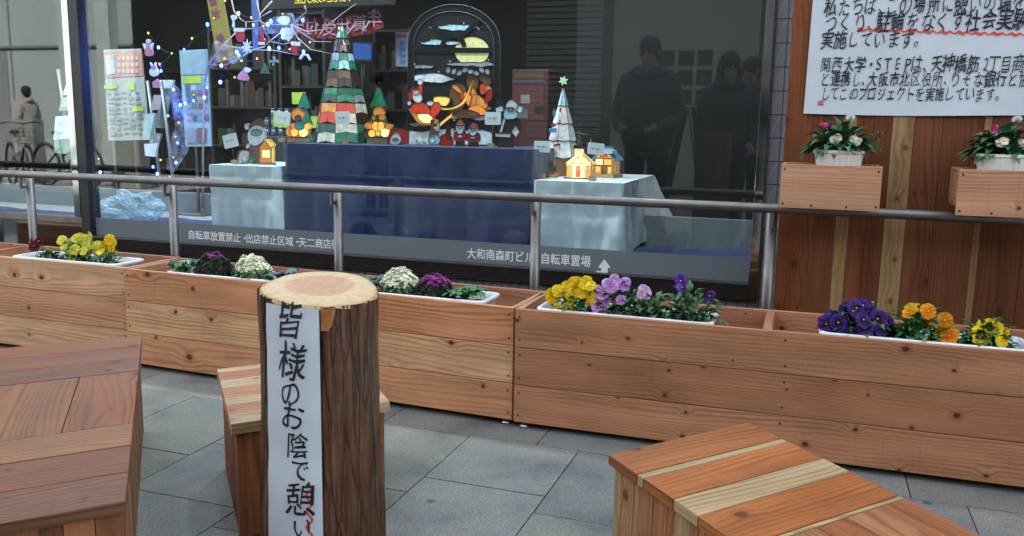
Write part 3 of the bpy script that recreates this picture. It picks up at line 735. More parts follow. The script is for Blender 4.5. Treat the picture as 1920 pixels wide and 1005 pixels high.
def bench(name, label, cat, O, U, V, h, planks, side_tints, sw=.055, group=None, th=.026, legs=True):
    O, U, V = Vector(O), Vector(U), Vector(V)
    t = thing(name, label, cat, (O.x, O.y, 0), group)
    m = MB()
    for (a0, a1, b0, b1, tint, al) in planks:
        slabq(m, O, U, V, h-th+random.uniform(-.0006, .0006), h+random.uniform(-.0008, .0008), a0+.0015, a1-.0015, b0+.0012, b1-.0012, tint, al)
    m.build('seat_top', W_BENCH, t, bevel=.002)
    # body: four boarded walls, grain vertical
    iu, iv = .014/U.length, .014/V.length
    A = [O+U*iu+V*iv, O+U*(1-iu)+V*iv, O+U*(1-iu)+V*(1-iv), O+U*iu+V*(1-iv)]
    for k in range(4):
        P, Q = A[k], A[(k+1) % 4]; d = Q-P; L = d.length; n = max(2, round(L/sw)); inw = (O+U*.5+V*.5)-(P+Q)/2
        nn = Vector((d.y, -d.x)).normalized() if False else Vector((-d.y, d.x, 0)).normalized()
        if nn.dot(inw) < 0: nn = -nn
        m = MB(); i = 0; x = 0.
        while x < L-.001:
            wd = random.choice((sw, sw, sw*1.25, sw*.7)); x1 = min(L, x+wd)
            if L-x1 < sw*.4: x1 = L
            tint = side_tints[random.randrange(len(side_tints))]
            a = P+d*(x/L); b = P+d*(x1/L); z0, z1 = .004, h-th-.002; e = random.uniform(-.0007, .0007)
            sh = nn*(.001*k if k % 2 else 0)
            pts = [a+nn*e, b+nn*e, b+nn*.02, a+nn*.02]
            if k % 2: pts = [a+nn*e, b+nn*e, b+nn*.02, a+nn*.02]
            ps = [Vector((p.x, p.y, z)) for z in (z0, z1) for p in pts]
            o = (random.uniform(0, 80), random.uniform(0, 80))
            def uvf(i_, idx, x=x, x1=x1, o=o): return ((z1 if i_ > 3 else z0)+o[0], (x if i_ in (0, 3, 4, 7) else x1)+o[1]+(.01 if i_ in (2, 3, 6, 7) else 0))
            m.hexa(ps, 0, tint, uvf); x = x1+.0012
        m.build('side_panel', W_BENCH, t, bevel=.0012)
    return t
# far-left bench: three sections, boards across / along / across
O = Vector((-2.190, 2.380, 0)); V_ = Vector((.946, -1.097, 0)); U_ = Vector((-.40, -.445, 0))
G1, G2, G3 = (.27, .125, .08), (.32, .14, .08), (.24, .13, .095)
bench('bench', 'long reddish brown bench of weathered boards in the left foreground', 'bench', O, U_, V_, .35,
      [(0, 1, 0, .11, G2, 'U'), (0, 1, .11, .22, G1, 'U'), (0, 1, .22, .325, G3, 'U'),
       (0, .27, .325, .665, G2, 'V'), (.27, .62, .325, .665, (.31, .155, .09), 'V'), (.62, 1, .325, .665, G1, 'V'),
       (0, 1, .665, .775, (.36, .195, .11), 'U'), (0, 1, .775, .89, G1, 'U'), (0, 1, .89, 1, G3, 'U')],
      [DK, RD, (.34, .15, .08), (.5, .34, .2), MD], group='cedar benches')
# stool behind the log
O = Vector((-1.371, 1.781, 0)); U_ = Vector((.292, .322, 0)); V_ = Vector((-.36, .409, 0))
seq = [(PL, .16), (OR, .14), (PL, .13), (OR, .17), (PL, .16), (MD, .16), (PL, .08)]
pk = []; x = 0
for c, w_ in seq: pk.append((0, 1, x, min(1, x+w_), c if c is not OR else (.60, .33, .19), 'U')); x += w_
bench('stool', 'small cedar stool with pale and orange striped seat behind the log', 'stool', O, U_, V_, .328, pk, [RD, DK, (.4, .15, .07), (.36, .16, .08)], sw=.07, group='cedar benches', th=.03)
# right bench
O = Vector((-.402, 1.873, 0)); U_ = Vector((.290, .352, 0)); V_ = Vector((.655, -.70, 0))
k = 3*.48/ .96
pk = []; cuts = [(0, .125, (.46, .20, .09)), (.125, .15, PL), (.15, .262, OR), (.262, .345, (.60, .50, .33)), (.345, .478, (.50, .20, .07)), (.478, .492, PL)]
Vl = V_*1.0
s = .70
V3 = V_*1.5; pk = [(0, 1, a*s/1.0*1., b*s, c, 'U') for a, b, c in cuts]
for i, c in enumerate(((.40, .17, .08), (.47, .23, .12), (.38, .16, .075), (.52, .27, .15), (.42, .19, .09))): pk.append((i*.2, (i+1)*.2, .492*s, .68, c, 'V'))
for i, c in enumerate((OR, PL, MD, (.6, .3, .14), RD)): pk.append((0, 1, .68+i*.064, .68+(i+1)*.064, c, 'U'))
bench('bench', 'bench with orange, brown and pale striped boards in the right foreground', 'bench', O, U_, V3, .355, pk, [(.66, .40, .24), (.60, .31, .17), (.72, .56, .36), (.55, .27, .14)], sw=.04, group='cedar benches', th=.024)

# ---- log post
LC = Vector((-1.056, 1.715, 0)); LR = .134; LH = .722
log = thing('log_post', 'upright bark covered log carrying a handwritten white paper strip', 'log', (LC.x, LC.y, 0))
vd = Vector((-LC.x, -LC.y, 0)).normalized()          # towards the viewer
def lrad(a, z):
    x, y = math.cos(a), math.sin(a)
    lob = 1+.035*math.cos(2*a+.6)+.03*math.cos(3*a+1.2)+.012*math.cos(5*a)
    return LR*lob*(1+.12*(1-z/LH)**1.5)
def logtop(p): return LH - .13*(Vector((p.x, p.y, 0)).dot(vd))
NA = 220
def bark_mat():
    k = NT('log_bark'); tc = k.n('TexCoord'); mp = k.n('Mapping', Vector=tc.outputs['Object'], Scale=(26., 26., 2.4))
    a = k.n('TexNoise', Vector=mp.outputs[0], Scale=1., Detail=8., Roughness=.68); mp2 = k.n('Mapping', Vector=tc.outputs['Object'], Scale=(150., 150., 9.))
    b = k.n('TexNoise', Vector=mp2.outputs[0], Scale=1., Detail=5., Roughness=.7); d = k.n('TexNoise', Vector=tc.outputs['Object'], Scale=4.5, Detail=3.)
    c = k.ramp(a.outputs[0], [(.3, (.022, .009, .005)), (.44, (.085, .034, .017)), (.56, (.15, .064, .031)), (.7, (.25, .13, .075))])
    c = k.mix(k.n('MapRange', Value=d.outputs[0], i1=.5, i2=.7, i3=0., i4=.5).outputs[0], c, (.17, .15, .085))
    c = k.mix(1., c, k.n('MapRange', Value=b.outputs[0], i1=.3, i2=.7, i3=.55, i4=1.35).outputs[0], 'MULTIPLY')
    mp3 = k.n('Mapping', Vector=tc.outputs['Object'], Scale=(62., 62., 5.)); dv = k.n('TexNoise', Vector=mp3.outputs[0], Scale=.6, Detail=3.)
    vr = k.n('TexVoronoi', Vector=k.n('MixRGB', Fac=.3, Color1=mp3.outputs[0], Color2=dv.outputs['Color']).outputs[0], Scale=1., _feature='DISTANCE_TO_EDGE')
    ck = k.n('MapRange', Value=vr.outputs[0], i1=0., i2=.07, i3=.62, i4=1.); c = k.mix(1., c, ck.outputs[0], 'MULTIPLY')
    k.bump(k.math('ADD', k.math('ADD', a.outputs[0], k.math('MULTIPLY', b.outputs[0], .5)), ck.outputs[0]), 1., .008)
    return k.P(Base_Color=c, Roughness=.85)
m = MB(); NZ = 150; rows = []
for j in range(NZ+1):
    row = []
    for i in range(NA):
        a = 6.2832*i/NA; z = LH*j/NZ
        q = Vector((math.cos(a), math.sin(a), 0)); rough_ = .0035*noise.noise(Vector((a*7 if a < 3.14 else (6.2832-a)*7, 3 if a < 3.14 else -3, z*2.5)))+.011*abs(noise.noise(Vector((q.x*19, q.y*19, z*2.2))))**.8+.004*noise.noise(Vector((q.x*4, q.y*4, z*5)))+.0022*noise.noise(Vector((q.x*60, q.y*60, z*9)))
        r = lrad(a, z)+rough_ - .006
        p = Vector((q.x*r, q.y*r, 0)); zt = logtop(p); row.append(m.bm.verts.new(LC+Vector((p.x, p.y, z*zt/LH))))
    rows.append(row)
for A, B in zip(rows, rows[1:]):
    for i in range(NA): m.face([A[i], A[(i+1) % NA], B[(i+1) % NA], B[i]], smooth=True)
m.build('bark', bark_mat(), log)
def cut_mat():
    k = NT('sawn_log_end'); tc = k.n('TexCoord'); mp = k.n('Mapping', Vector=tc.outputs['Object']); 
    sx = k.n('SeparateXYZ', Vector=tc.outputs['Object']); X, Y_ = sx.outputs[0], sx.outputs[1]
    ns = k.n('TexNoise', Vector=tc.outputs['Object'], Scale=9., Detail=3.)
    d = k.math('POWER', k.math('ADD', k.math('POWER', k.math('ADD', X, .012), 2.), k.math('POWER', k.math('ADD', Y_, -.012), 2.)), .5)
    d = k.math('ADD', d, k.math('MULTIPLY_ADD', ns.outputs[0], .034, -.017))
    rg = k.math('MULTIPLY_ADD', k.math('SINE', k.math('MULTIPLY', d, 6.283*115)), .5, .5)
    c = k.ramp(d, [(0, (.36, .16, .08)), (.012, (.52, .26, .14)), (.05, (.48, .26, .14)), (.074, (.50, .28, .15)), (.082, (.60, .44, .25)), (.135, (.58, .41, .21))])
    c = k.mix(k.math('MULTIPLY', rg, .3), c, (.45, .25, .12))
    fn_ = k.n('TexNoise', Vector=tc.outputs['Object'], Scale=60., Detail=5.)
    c = k.mix(1., c, k.n('MapRange', Value=fn_.outputs[0], i1=.3, i2=.7, i3=.85, i4=1.1).outputs[0], 'MULTIPLY')
    k.bump(fn_.outputs[0], .15, .001)
    return k.P(Base_Color=c, Roughness=.6)
m = MB(); rings = []
for q in range(9):
    f = 1-q/9*1.; ring = []
    for i in range(NA):
        a = 6.2832*i/NA; r = (lrad(a, LH)-.002)*f; p = Vector((math.cos(a)*r, math.sin(a)*r, 0))
        ring.append(m.bm.verts.new(LC+Vector((p.x, p.y, logtop(p)+.001-(.002 if q == 0 else 0)))))
    rings.append(ring)
for A, B in zip(rings, rings[1:]):
    for i in range(NA): m.face([A[i], A[(i+1) % NA], B[(i+1) % NA], B[i]], smooth=True)
m.face(rings[-1]); 
# sapwood rim below the cut
ring2 = []
for i in range(NA):
    a = 6.2832*i/NA; r = lrad(a, LH)-.001; p = Vector((math.cos(a)*r, math.sin(a)*r, 0)); ring2.append(m.bm.verts.new(LC+Vector((p.x, p.y, logtop(p)-.006-.003*math.sin(a*9)))))
for i in range(NA): m.face([rings[0][i], rings[0][(i+1) % NA], ring2[(i+1) % NA], ring2[i]], smooth=True)
m.build('sawn_top', cut_mat(), log)
# bare orange patch where the bark has chipped off, and the paper strip: both wrap the log
angv = math.atan2(vd.y, vd.x)
def onlog(s, z, off):
    """s: metres round the log to the right of the centre line as seen from the viewer"""
    a = angv + s/LR; r = lrad(a, z)+off; p = Vector((math.cos(a)*r, math.sin(a)*r, 0)); return LC+Vector((p.x, p.y, z))
m = MB()
def chip(u, v):
    z = LH-.020-.050*v+.006*noise.noise(Vector((u*4, 1, v*3))); s = -.002+(.030+.006*noise.noise(Vector((v*5, 2, 1))))*u*(1-.45*v*v) ; return onlog(s, z, .0035)
m.grid(chip, 8, 8); m.build('bare_patch', plain('bare_orange_wood', (.36, .13, .035), .6, var=.6, scale=40), log)
S0, S1 = -.143, -.005
sn = thing('paper_strip', 'white paper strip with black brush writing and red wavy line pinned to the log', 'notice', tuple(onlog(-.06, .36, .01)))
ZT = .704
m = MB(); m.grid(lambda u, v: onlog(S0+(S1-S0)*u, .03+(ZT-.03)*v+.002*math.sin(u*3) - (.004 if v == 1 else 0)*u, .006+.0035*noise.noise(Vector((u*2, v*7, 3)))), 16, 50)
m.build('sheet', PAPER, sn)
def wrap(mb, org_s, top_z):
    bmesh.ops.triangulate(mb.bm, faces=mb.bm.faces)
    for q in range(-30, 31):
        bmesh.ops.bisect_plane(mb.bm, geom=mb.bm.verts[:]+mb.bm.edges[:]+mb.bm.faces[:], plane_co=(q*.006, 0, 0), plane_no=(1, 0, 0))
    for v in mb.bm.verts:
        ly = -v.co.y
        u_ = (v.co.x-S0)/(S1-S0); vv_ = (v.co.z-.03)/(ZT-.03)
        v.co = onlog(v.co.x, v.co.z, .0072+.0035*noise.noise(Vector((u_*2, vv_*7, 3))) + ly)
def proj(v):
    v = Vector(v)-Vector((0, 0, EYE)); return 960+F*v.dot(rt)/v.dot(fw), 502.5-F*v.dot(up)/v.dot(fw)
def logpos(px, py):
    s_, z = -.06, .4
    for q in range(12):
        x, y = proj(onlog(s_, z, .008)); s_ += (px-x)*.0011; z -= (py-y)*.0011
    return s_, z
m = MB(); Rr = random.Random(5); cs = -.070
spots = [('皆', .633, .080), ('様', .553, .080), ('の', .487, .062), ('お', .434, .062), ('陰', .383, .066), ('で', .331, .056), ('憩', .277, .072), ('い', .205, .060)]
LZ = []
for i, (ch, z, sz) in enumerate(spots):
    px_, py_ = ((540, 605), (545, 682), (545, 738), (548, 782), (557, 836), (560, 882), (560, 936), (566, 990))[i]
    cs_, z = logpos(px_, py_); sz *= (1.05, 1.15, 1.1, 1.15, 1.15, 1.05, 1.2, 1.05)[i]
    lettering(m, ch, (cs_, 0, z), (1, 0, 0), (0, 0, 1), sz, hand=.8, offset=0 if ch in 'のおでい' else .008, wide=.82, rnd=Rr, lift=.0001)
wrap(m, 0, 0); m.build('brush_writing', INK, sn)
m = MB(); pts = []
for q in range(60):
    z = .305-.22*q/59; pts.append((-.032+.006*math.sin(q*.62)-.002*q/59, z))
for i in range(59):
    (xa, za), (xb, zb) = pts[i], pts[i+1]; h_ = .0026
    m.face([m.bm.verts.new(v) for v in ((xa-h_, 0, za), (xa+h_, 0, za), (xb+h_, 0, zb), (xb-h_, 0, zb))])
wrap(m, 0, 0); m.build('red_wavy_line', REDINK, sn)

# ---- display board with the big notice
BY = 3.55
bd = thing('display_board', 'tall dark cedar board of vertical planks behind the handrail', 'board', (.4, BY, 0))
xs = [(-.112, .012, (.30, .12, .055)), (.012, .098, (.27, .12, .06)), (.098, .146, (.50, .36, .19)), (.146, .205, (.30, .12, .065)), (.205, .27, (.22, .085, .045)),
      (.27, .345, (.52, .40, .22)), (.345, .44, (.27, .12, .065)), (.44, .575, (.25, .11, .06)), (.575, .60, (.42, .28, .15)), (.60, .74, (.22, .095, .05)), (.74, .87, (.25, .11, .06)), (.87, .94, (.5, .36, .2)), (.94, 1.08, (.26, .11, .06)), (1.08, 1.3, (.22, .1, .05))]
m = MB()
for a, b, c in xs: m.box((a+.0006, BY+random.uniform(-.0008, .0008), .02), (b-.0006, BY+.022, 2.05), 0, tuple(q*.92 for q in c), 2)
m.build('planks', W_BOARD, bd, bevel=.001)
m = MB()
for x in (-.06, 1.2): m.box((x, BY+.024, 0), (x+.06, BY+.07, 2.0), 0, RD, 2)
for z in (.3, 1.0, 1.8): m.box((0.0, BY+.024, z), (1.2, BY+.06, z+.06), 0, RD, 0)
m.build('rear_frame', W_BOARD, bd)
nb_ = thing('notice', 'large white handwritten notice hanging on the dark cedar board', 'notice', (.4, BY-.01, 1.5))
PX0, PX1, PZ0, PZ1 = -.040, 1.12, 1.165, 1.86
m = MB()
def sheet(u, v):
    x = PX0-.008*(1-v)+(PX1-PX0)*u; z = PZ0+(PZ1-PZ0)*v-.004*math.sin(u*6)*(1-v)
    return Vector((x, BY-.006-.006*noise.noise(Vector((u*3, v*2.5, 4)))-.008*(1-v)**6*abs(math.sin(u*9+.5))-.003*abs(noise.noise(Vector((u*9, v*5, 9)))), z))
m.grid(sheet, 60, 30); m.build('sheet', PAPER, nb_)
def conform(mb, off=.0016):
    for v in mb.bm.verts:
        u = (v.co.x-PX0)/(PX1-PX0); vv = (v.co.z-PZ0)/(PZ1-PZ0); s_ = sheet(max(0, min(1, u)), max(0, min(1, vv))); v.co.y = s_.y-off-.0012+(v.co.y-(BY-.0085))*1.0 if v.co.y > 1 else s_.y-off-.0012
m = MB(); Rr = random.Random(11)
def line(txt, px, py, pxe, size, off=0, heavy=''):
    a = at(px, py, BY-.008); b = at(pxe, py+(pxe-px)*.02, BY-.008); n = sum(.8 if c in 'STEP' else .62 if (c in '、。・' or ord(c) < 128) else 1 for c in txt)
    ad = (b.x-a.x)/n/size
    lettering(m, txt, (a.x+size*.5, BY-.0085, a.z), (1, 0, 0), (0, 0, 1), size, adv=ad, hand=.75, offset=off, wide=min(1.05, ad*.98), rnd=Rr, heavy=heavy)
line('私たちは、この場所に憩いの場を', 1538, 14, 1915, .075, heavy='私場所憩')
line('つくり、駐輪をなくす社会実験を', 1538, 44, 1950, .077, heavy='駐輪社会実験')
line('実施しています。', 1534, 76, 1722, .068, heavy='実施')
line('関西大学・STEPは、天神橋筋2丁目商店会', 1531, 121, 1962, .066, heavy='天神橋筋大学')
line('と連携し、大阪市北区役所、りそな銀行と協力', 1531, 149, 1945, .060, heavy='連携大阪市銀行')
line('してこのプロジェクトを実施しています。', 1533, 176, 1870, .056, heavy='実施プロジェ')
bmesh.ops.triangulate(m.bm, faces=m.bm.faces)
for q in range(-5, 60): bmesh.ops.bisect_plane(m.bm, geom=m.bm.verts[:]+m.bm.edges[:]+m.bm.faces[:], plane_co=(q*.02, 0, 0), plane_no=(1, 0, 0))
conform(m); m.build('brush_writing', INK, nb_)
m = MB(); a, b = at(1607, 56, BY), at(1990, 66, BY); pr = None
for q in range(150):
    t = q/149; x = a.x+(b.x-a.x)*t; z = a.z+(b.z-a.z)*t+.0035*math.sin(t*150)-.002*t; h_ = .0038+.0016*math.sin(q*.5)
    v = (m.bm.verts.new((x, 0, z-h_)), m.bm.verts.new((x, 0, z+h_)))
    if pr: m.face([pr[0], v[0], v[1], pr[1]])
    pr = v
conform(m); m.build('red_wavy_line', REDINK, nb_)
m = MB(); a = at(1539, 193, BY)
for i in range(4): m.box((a.x-.010+i*.0055, 0, a.z-.009), (a.x-.0075+i*.0055, .0003, a.z+.009))
for i in range(3): m.box((a.x-.010, 0, a.z-.008+i*.007), (a.x+.010, .0003, a.z-.006+i*.007))
for v in m.bm.verts: v.co.y = v.co.y*0+BY-.016-.0003*(v.co.y > 0)
m.build('red_seal', REDINK, nb_)

# ---- wooden boxes hanging on the rail, each with a fluted white pot and a plant
def hang_box(x0, x1, label, knots):
    t = thing('hanging_box', label, 'planter box', (x0, 3.3, .82), 'small cedar boxes hung on the handrail')
    z0, z1, y0, y1 = .822, .980, 3.30, 3.50; th = .016; c = (.56, .34, .23)
    m = MB(); m.box((x0, y0, z0), (x1, y0+th, z1), 0, c, 0); f = m.build('front_panel', W_KNOTTY, t, bevel=.0015)
    m = MB(); m.box((x0, y1-th, z0+.04), (x1, y1, z1), 0, c, 0); m.build('back_panel', W_PLANT, t, bevel=.0015)
    for x in (x0, x1-th):
        m = MB(); m.box((x, y0+th+.0006, z0+.03), (x+th, y1-th-.0006, z1-.001), 0, C4, 1); m.build('end_panel', W_PLANT, t, bevel=.001)
    m = MB(); m.box((x0+th, y0+th, z0+.035), (x1-th, y1-th, z0+.047), 0, C4, 0); m.build('bottom_board', W_PLANT, t)
    for x, z in ((x0+.012, z0+.14), (x1-.012, z0+.14), (x0+.012, z0+.016), (x1-.012, z0+.016), (x0+.11, z0+.012), (x1-.11, z0+.012)):
        m = MB(); m.ell((x, y0-.0005, z), (.0042, .0012, .0042), nu=8, nv=4); m.build('screw', SCREW, t)
    return t
hang_box(-.107, .232, 'small cedar box on the rail, the one fully in view left', 0)
hang_box(.474, .815, 'small cedar box on the rail cut off by the right picture edge', 1)
K_WFL = petalmat('white_petal', (.8, .78, .72), (.82, .8, .74), (.7, .6, .2), .15); K_MAG = petalmat('magenta_petal', (.45, .02, .18), (.35, .01, .12), (.1, .0, .04), .2)
def pot_plant(cx, label, plabel, px0, seed, flip=1):
    random.seed(seed); y = 3.42
    t = thing('flower_pot', label, 'flower pot', (cx, y, .87), 'fluted white pots in the hanging boxes')
    m = MB(); m.lathe((cx, y-.018, .876), [(.045, 0), (.05, .004), (.062, .07), (.074, .142), (.079, .147), (.079, .156), (.072, .156), (.066, .13), (.0, .13)], 48, sx=1.1, sy=.72, wob=.045, smooth=False)
    m.build('fluted_pot', plain('cream_plastic', (.80, .79, .75), .45, var=.04), t)
    m = MB(); m.lathe((cx, y, .87), [(.068, .135), (.0, .139)], 24, sx=1.08, sy=.7); m.build('soil', SOIL, t)
    p = thing('potted_plant', plabel, 'plant', (cx, y, 1.022), 'mixed plants in the fluted pots')
    m = MB(); b = Vector((cx, y, 1.022))
    bush(m, b+Vector((.0, 0, .0)), (.095, .055, .07), 150, L=.046, W_=.026, tint=(.8, 1, 1), lob=.1)
    for q in range(26):
        a = random.uniform(-2.6, -.4); leaf(m, b+Vector((random.uniform(-.05, .03), -.005, .012)), (math.cos(a), math.sin(a)*.35, random.uniform(.45, 1.2)), random.uniform(.055, .085), .045, 0, (1.25, 1.3, 1.1), .3, lobed=.05)
    for q in range(8):
        leaf(m, b+Vector((-.05*flip, 0, .01)), (-flip, random.uniform(-.5, .2), random.uniform(-.05, .5)), .085, .035, 0, (.9, 1.05, 1), .55)
    for q in range(46):    # feathery foliage on the other side
        s_ = b+Vector((.03*flip, 0, .01)); e = b+Vector((flip*random.uniform(.07, .145), random.uniform(-.04, .04), random.uniform(.0, .085)))
        for k_ in range(5):
            q_ = s_.lerp(e, .4+.6*k_/4); leaf(m, q_, (flip*random.uniform(.2, 1), random.uniform(-.6, .6), random.uniform(-.2, .9)), .022, .006, 0, (1.2, 1.35, 1), .1)
    m.build('foliage', leafmat('mixed_leaf', (.03, .10, .04), (.09, .21, .09)), p)
    for k_ in range(4):
        f = (random.uniform(-.6, .4), -1, random.uniform(0, .8)); blossom(b+Vector((-.045*flip+random.uniform(-.028, .028), -.02+random.uniform(-.02, .02), .088+random.uniform(-.014, .016))), f, .013, K_MAG, p, ruf=.3)
    m = MB(); c = b+Vector((.03*flip, -.015, .128))
    for k_ in range(16):
        a = 6.2832*k_/16; leaf(m, c, (math.cos(a), -.5*math.sin(a), math.sin(a)*.8+.1), .017, .008, 0, (1, 1, 1), .1, nrm=(0, -.8, .5))
    m.tube([c, b+Vector((.03*flip, 0, .02))], .0014, 5, 1); m.ell(c+Vector((0, 0, .003)), (.005, .005, .004), 2)
    m.build('blossom', [plain('daisy_white', (.8, .8, .78), .6), LEAF, YEL_EYE], p)
    for dx, dz in ((-.01, .055), (.045, .05), (.058, .043), (-.022, .048)):
        blossom(b+Vector((dx*flip, -.055, dz)), (random.uniform(-.4, .3), -1, .4), .017, K_WFL, p, tint=(1, .93, .88), ruf=.35)
pot_plant(.087, 'fluted white pot in the left hanging box', 'green plant with magenta and white flowers in the left pot', 0, 21)
pot_plant(.620, 'fluted white pot in the right hanging box', 'green plant with purple and white flowers in the right pot', 0, 33)

# ================================================================== SHOP WINDOW
random.seed(99)
def cloth_mat(name, c, rough=.8, tr=0.):
    k = NT(name); tc = k.n('TexCoord'); a = k.n('TexNoise', Vector=tc.outputs['Object'], Scale=7., Detail=4.); b = k.n('TexNoise', Vector=tc.outputs['Object'], Scale=300., Detail=2.)
    cc = k.mix(1., c, k.n('MapRange', Value=a.outputs[0], i1=.3, i2=.7, i3=.96, i4=1.03).outputs[0], 'MULTIPLY'); k.bump(k.math('ADD', a.outputs[0], k.math('MULTIPLY', b.outputs[0], .03)), .35, .01)
    return k.P(Base_Color=cc, Roughness=rough, Sheen_Weight=.2)
CW = cloth_mat('pale_cloth', (.70, .79, .80)); CB = cloth_mat('blue_cloth', (.009, .026, .105))
def cloth_table(lab2, label, x0, x1, y0, y1, zt, zb, mat, amp=.012, foldx=(), side=.0, group=None, skew=0.):
    t = thing('display_table', 'display table under the %s' % lab2, 'table', ((x0+x1)/2, (y0+y1)/2, .486), 'display tables in the shop window')
    WD = plain('table_wood', (.3, .2, .12), .6)
    bx('table_top', (x0+.02, y0+.02, zt-.03), (x1-.02, y1-.02, zt-.006), WD, t)
    for x in (x0+.03, x1-.06):
        for y in (y0+.03, y1-.06): bx('leg', (x, y, .486), (x+.03, y+.03, zt-.031), WD, t)
    m = MB(); N_ = 200; P = 2*(x1-x0+y1-y0); R_ = .015; rows = []
    def per(s):
        s = (s % 1)*P; a = x1-x0; b = y1-y0
        if s < a: return Vector((x0+s, y0, 0)), Vector((0, -1, 0)), s
        if s < a+b: return Vector((x1, y0+s-a, 0)), Vector((1, 0, 0)), s
        if s < 2*a+b: return Vector((x1-(s-a-b), y1, 0)), Vector((0, 1, 0)), s
        return Vector((x0, y1-(s-2*a-b), 0)), Vector((-1, 0, 0)), s
    NJ = 12
    for j in range(NJ+1):
        row = []
        for i in range(N_):
            p, n, s = per(i/N_); f = j/NJ
            wv = amp*f**.8*(1.5*noise.noise(Vector((s*5, f*.6, zt*7)))+1.6*(.35-abs(noise.noise(Vector((s*13, f*.9, zt*3)))))+.3*math.sin(s*34)) + .006*noise.noise(Vector((s*16, f*9, 3)))
            for fx in foldx:
                wv -= .007*math.exp(-((p.x-fx)/.008)**2)*(n.y < 0)
            wv -= .007*math.exp(-((f-.42)/.035)**2)*(n.y < 0)*(amp > .005)
            out = side*f*max(0, n.x)*max(0., (p.y-y0)/(y1-y0))**1.3*1.25
            z = zt-(zt-zb)*f*(1+.0*noise.noise(Vector((s*3, 1, 2))))
            if n.x > 0 and side: z = zt-(zt-zb)*f*(1-.22*max(0, (p.y-y0)/(y1-y0))+.0*f)
            q = p+n*(wv+out+.0*f); row.append(m.bm.verts.new((q.x, q.y, z)))
        rows.append(row)
    for A, B in zip(rows, rows[1:]):
        for i in range(N_): m.face([A[i], A[(i+1) % N_], B[(i+1) % N_], B[i]], smooth=True)
    top = [m.bm.verts.new((v.co.x+(0 if abs(v.co.x-(x0+x1)/2) < 1e-6 else 0), v.co.y, zt+.001)) for v in rows[0]]
    c = m.bm.verts.new(((x0+x1)/2, (y0+y1)/2, zt+.0015))
    for i in range(N_): m.face([rows[0][i], rows[0][(i+1) % N_], top[(i+1) % N_], top[i]]); m.face([top[i], top[(i+1) % N_], c])
    solo('tablecloth', m, mat, label, 'tablecloth', ((x0+x1)/2, (y0+y1)/2, zt), group)
cloth_table('pale cloth with the draped corner', 'pale blue white cloth with a draped corner at the right of the window', -1.275, -.835, 4.02, 4.85, .84, .487, CW, .016, (-1.10,), side=.10)
cloth_table('pale creased cloth at left', 'pale creased cloth on the small table at the left of the window', -3.135, -2.73, 3.97, 4.5, .86, .487, CW, .012, (-2.95, -2.83))
cloth_table('long dark blue cloth', 'dark blue cloth covering the long table in the middle', -2.70, -1.295, 4.05, 4.78, .985, .487, CB, .022)
m = MB()
def blue_floor(u, v):
    x = -5.2+4.98*u; y = 3.84+.55*v; return Vector((x, y, .492+.016*abs(noise.noise(Vector((x*5, y*5, 1))))+.035*max(0, noise.noise(Vector((x*2.3, y*4, 7))))))
m.grid(blue_floor, 240, 30); solo('floor_cloth', m, CB, 'crumpled dark blue cloth spread over the floor of the display window', 'cloth', (-2.6, 4.1, .49))
# plastic bag
def bag_mat():
    k = NT('thin_plastic'); k.P(Base_Color=(.55, .72, .78), Roughness=.25, Specular_IOR_Level=.6)
    tr = k.n('BsdfTransparent', Color=(.85, .95, 1, 1)); mx = k.n('MixShader', Fac=.40)
    k.t.links.new(tr.outputs[0], mx.inputs[1]); k.t.links.new(k.b.outputs[0], mx.inputs[2]); k.t.links.new(mx.outputs[0], k.out.inputs[0]); return k.m
m = MB(); c = at(245, 420, 4.05); c.z = .52
def bagf(u, v):
    a = u*6.2832; th_ = v*math.pi; q = Vector((math.sin(th_)*math.cos(a), math.sin(th_)*math.sin(a), math.cos(th_)))
    k = 1+.35*noise.noise(q*2.1)+.10*abs(noise.noise(q*7))+.06*noise.noise(q*15); return c+Vector((q.x*.20*k, q.y*.11*k, max(-.015, .05+q.z*.105*k)))
m.grid(bagf, 90, 60, smooth=False); solo('plastic_bag', m, bag_mat(), 'crumpled translucent plastic bag lying on the window floor at left', 'bag', (c.x, c.y, .5))

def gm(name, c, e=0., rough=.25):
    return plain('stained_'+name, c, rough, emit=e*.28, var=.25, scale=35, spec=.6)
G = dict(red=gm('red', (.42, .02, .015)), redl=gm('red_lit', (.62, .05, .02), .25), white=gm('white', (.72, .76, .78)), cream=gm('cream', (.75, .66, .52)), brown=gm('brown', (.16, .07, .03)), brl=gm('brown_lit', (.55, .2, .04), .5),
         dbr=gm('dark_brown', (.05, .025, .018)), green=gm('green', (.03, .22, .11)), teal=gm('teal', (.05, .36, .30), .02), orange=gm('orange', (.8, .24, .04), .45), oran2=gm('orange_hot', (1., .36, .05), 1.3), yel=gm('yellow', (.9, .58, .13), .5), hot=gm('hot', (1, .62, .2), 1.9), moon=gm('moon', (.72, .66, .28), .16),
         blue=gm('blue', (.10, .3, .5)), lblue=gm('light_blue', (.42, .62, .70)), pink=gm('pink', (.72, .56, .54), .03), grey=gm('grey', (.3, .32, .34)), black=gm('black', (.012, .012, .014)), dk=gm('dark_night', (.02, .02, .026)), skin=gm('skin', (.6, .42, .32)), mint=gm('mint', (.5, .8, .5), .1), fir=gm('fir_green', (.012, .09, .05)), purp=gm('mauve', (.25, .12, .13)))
WB = plain('display_block_wood', (.36, .25, .16), .6, var=.15)
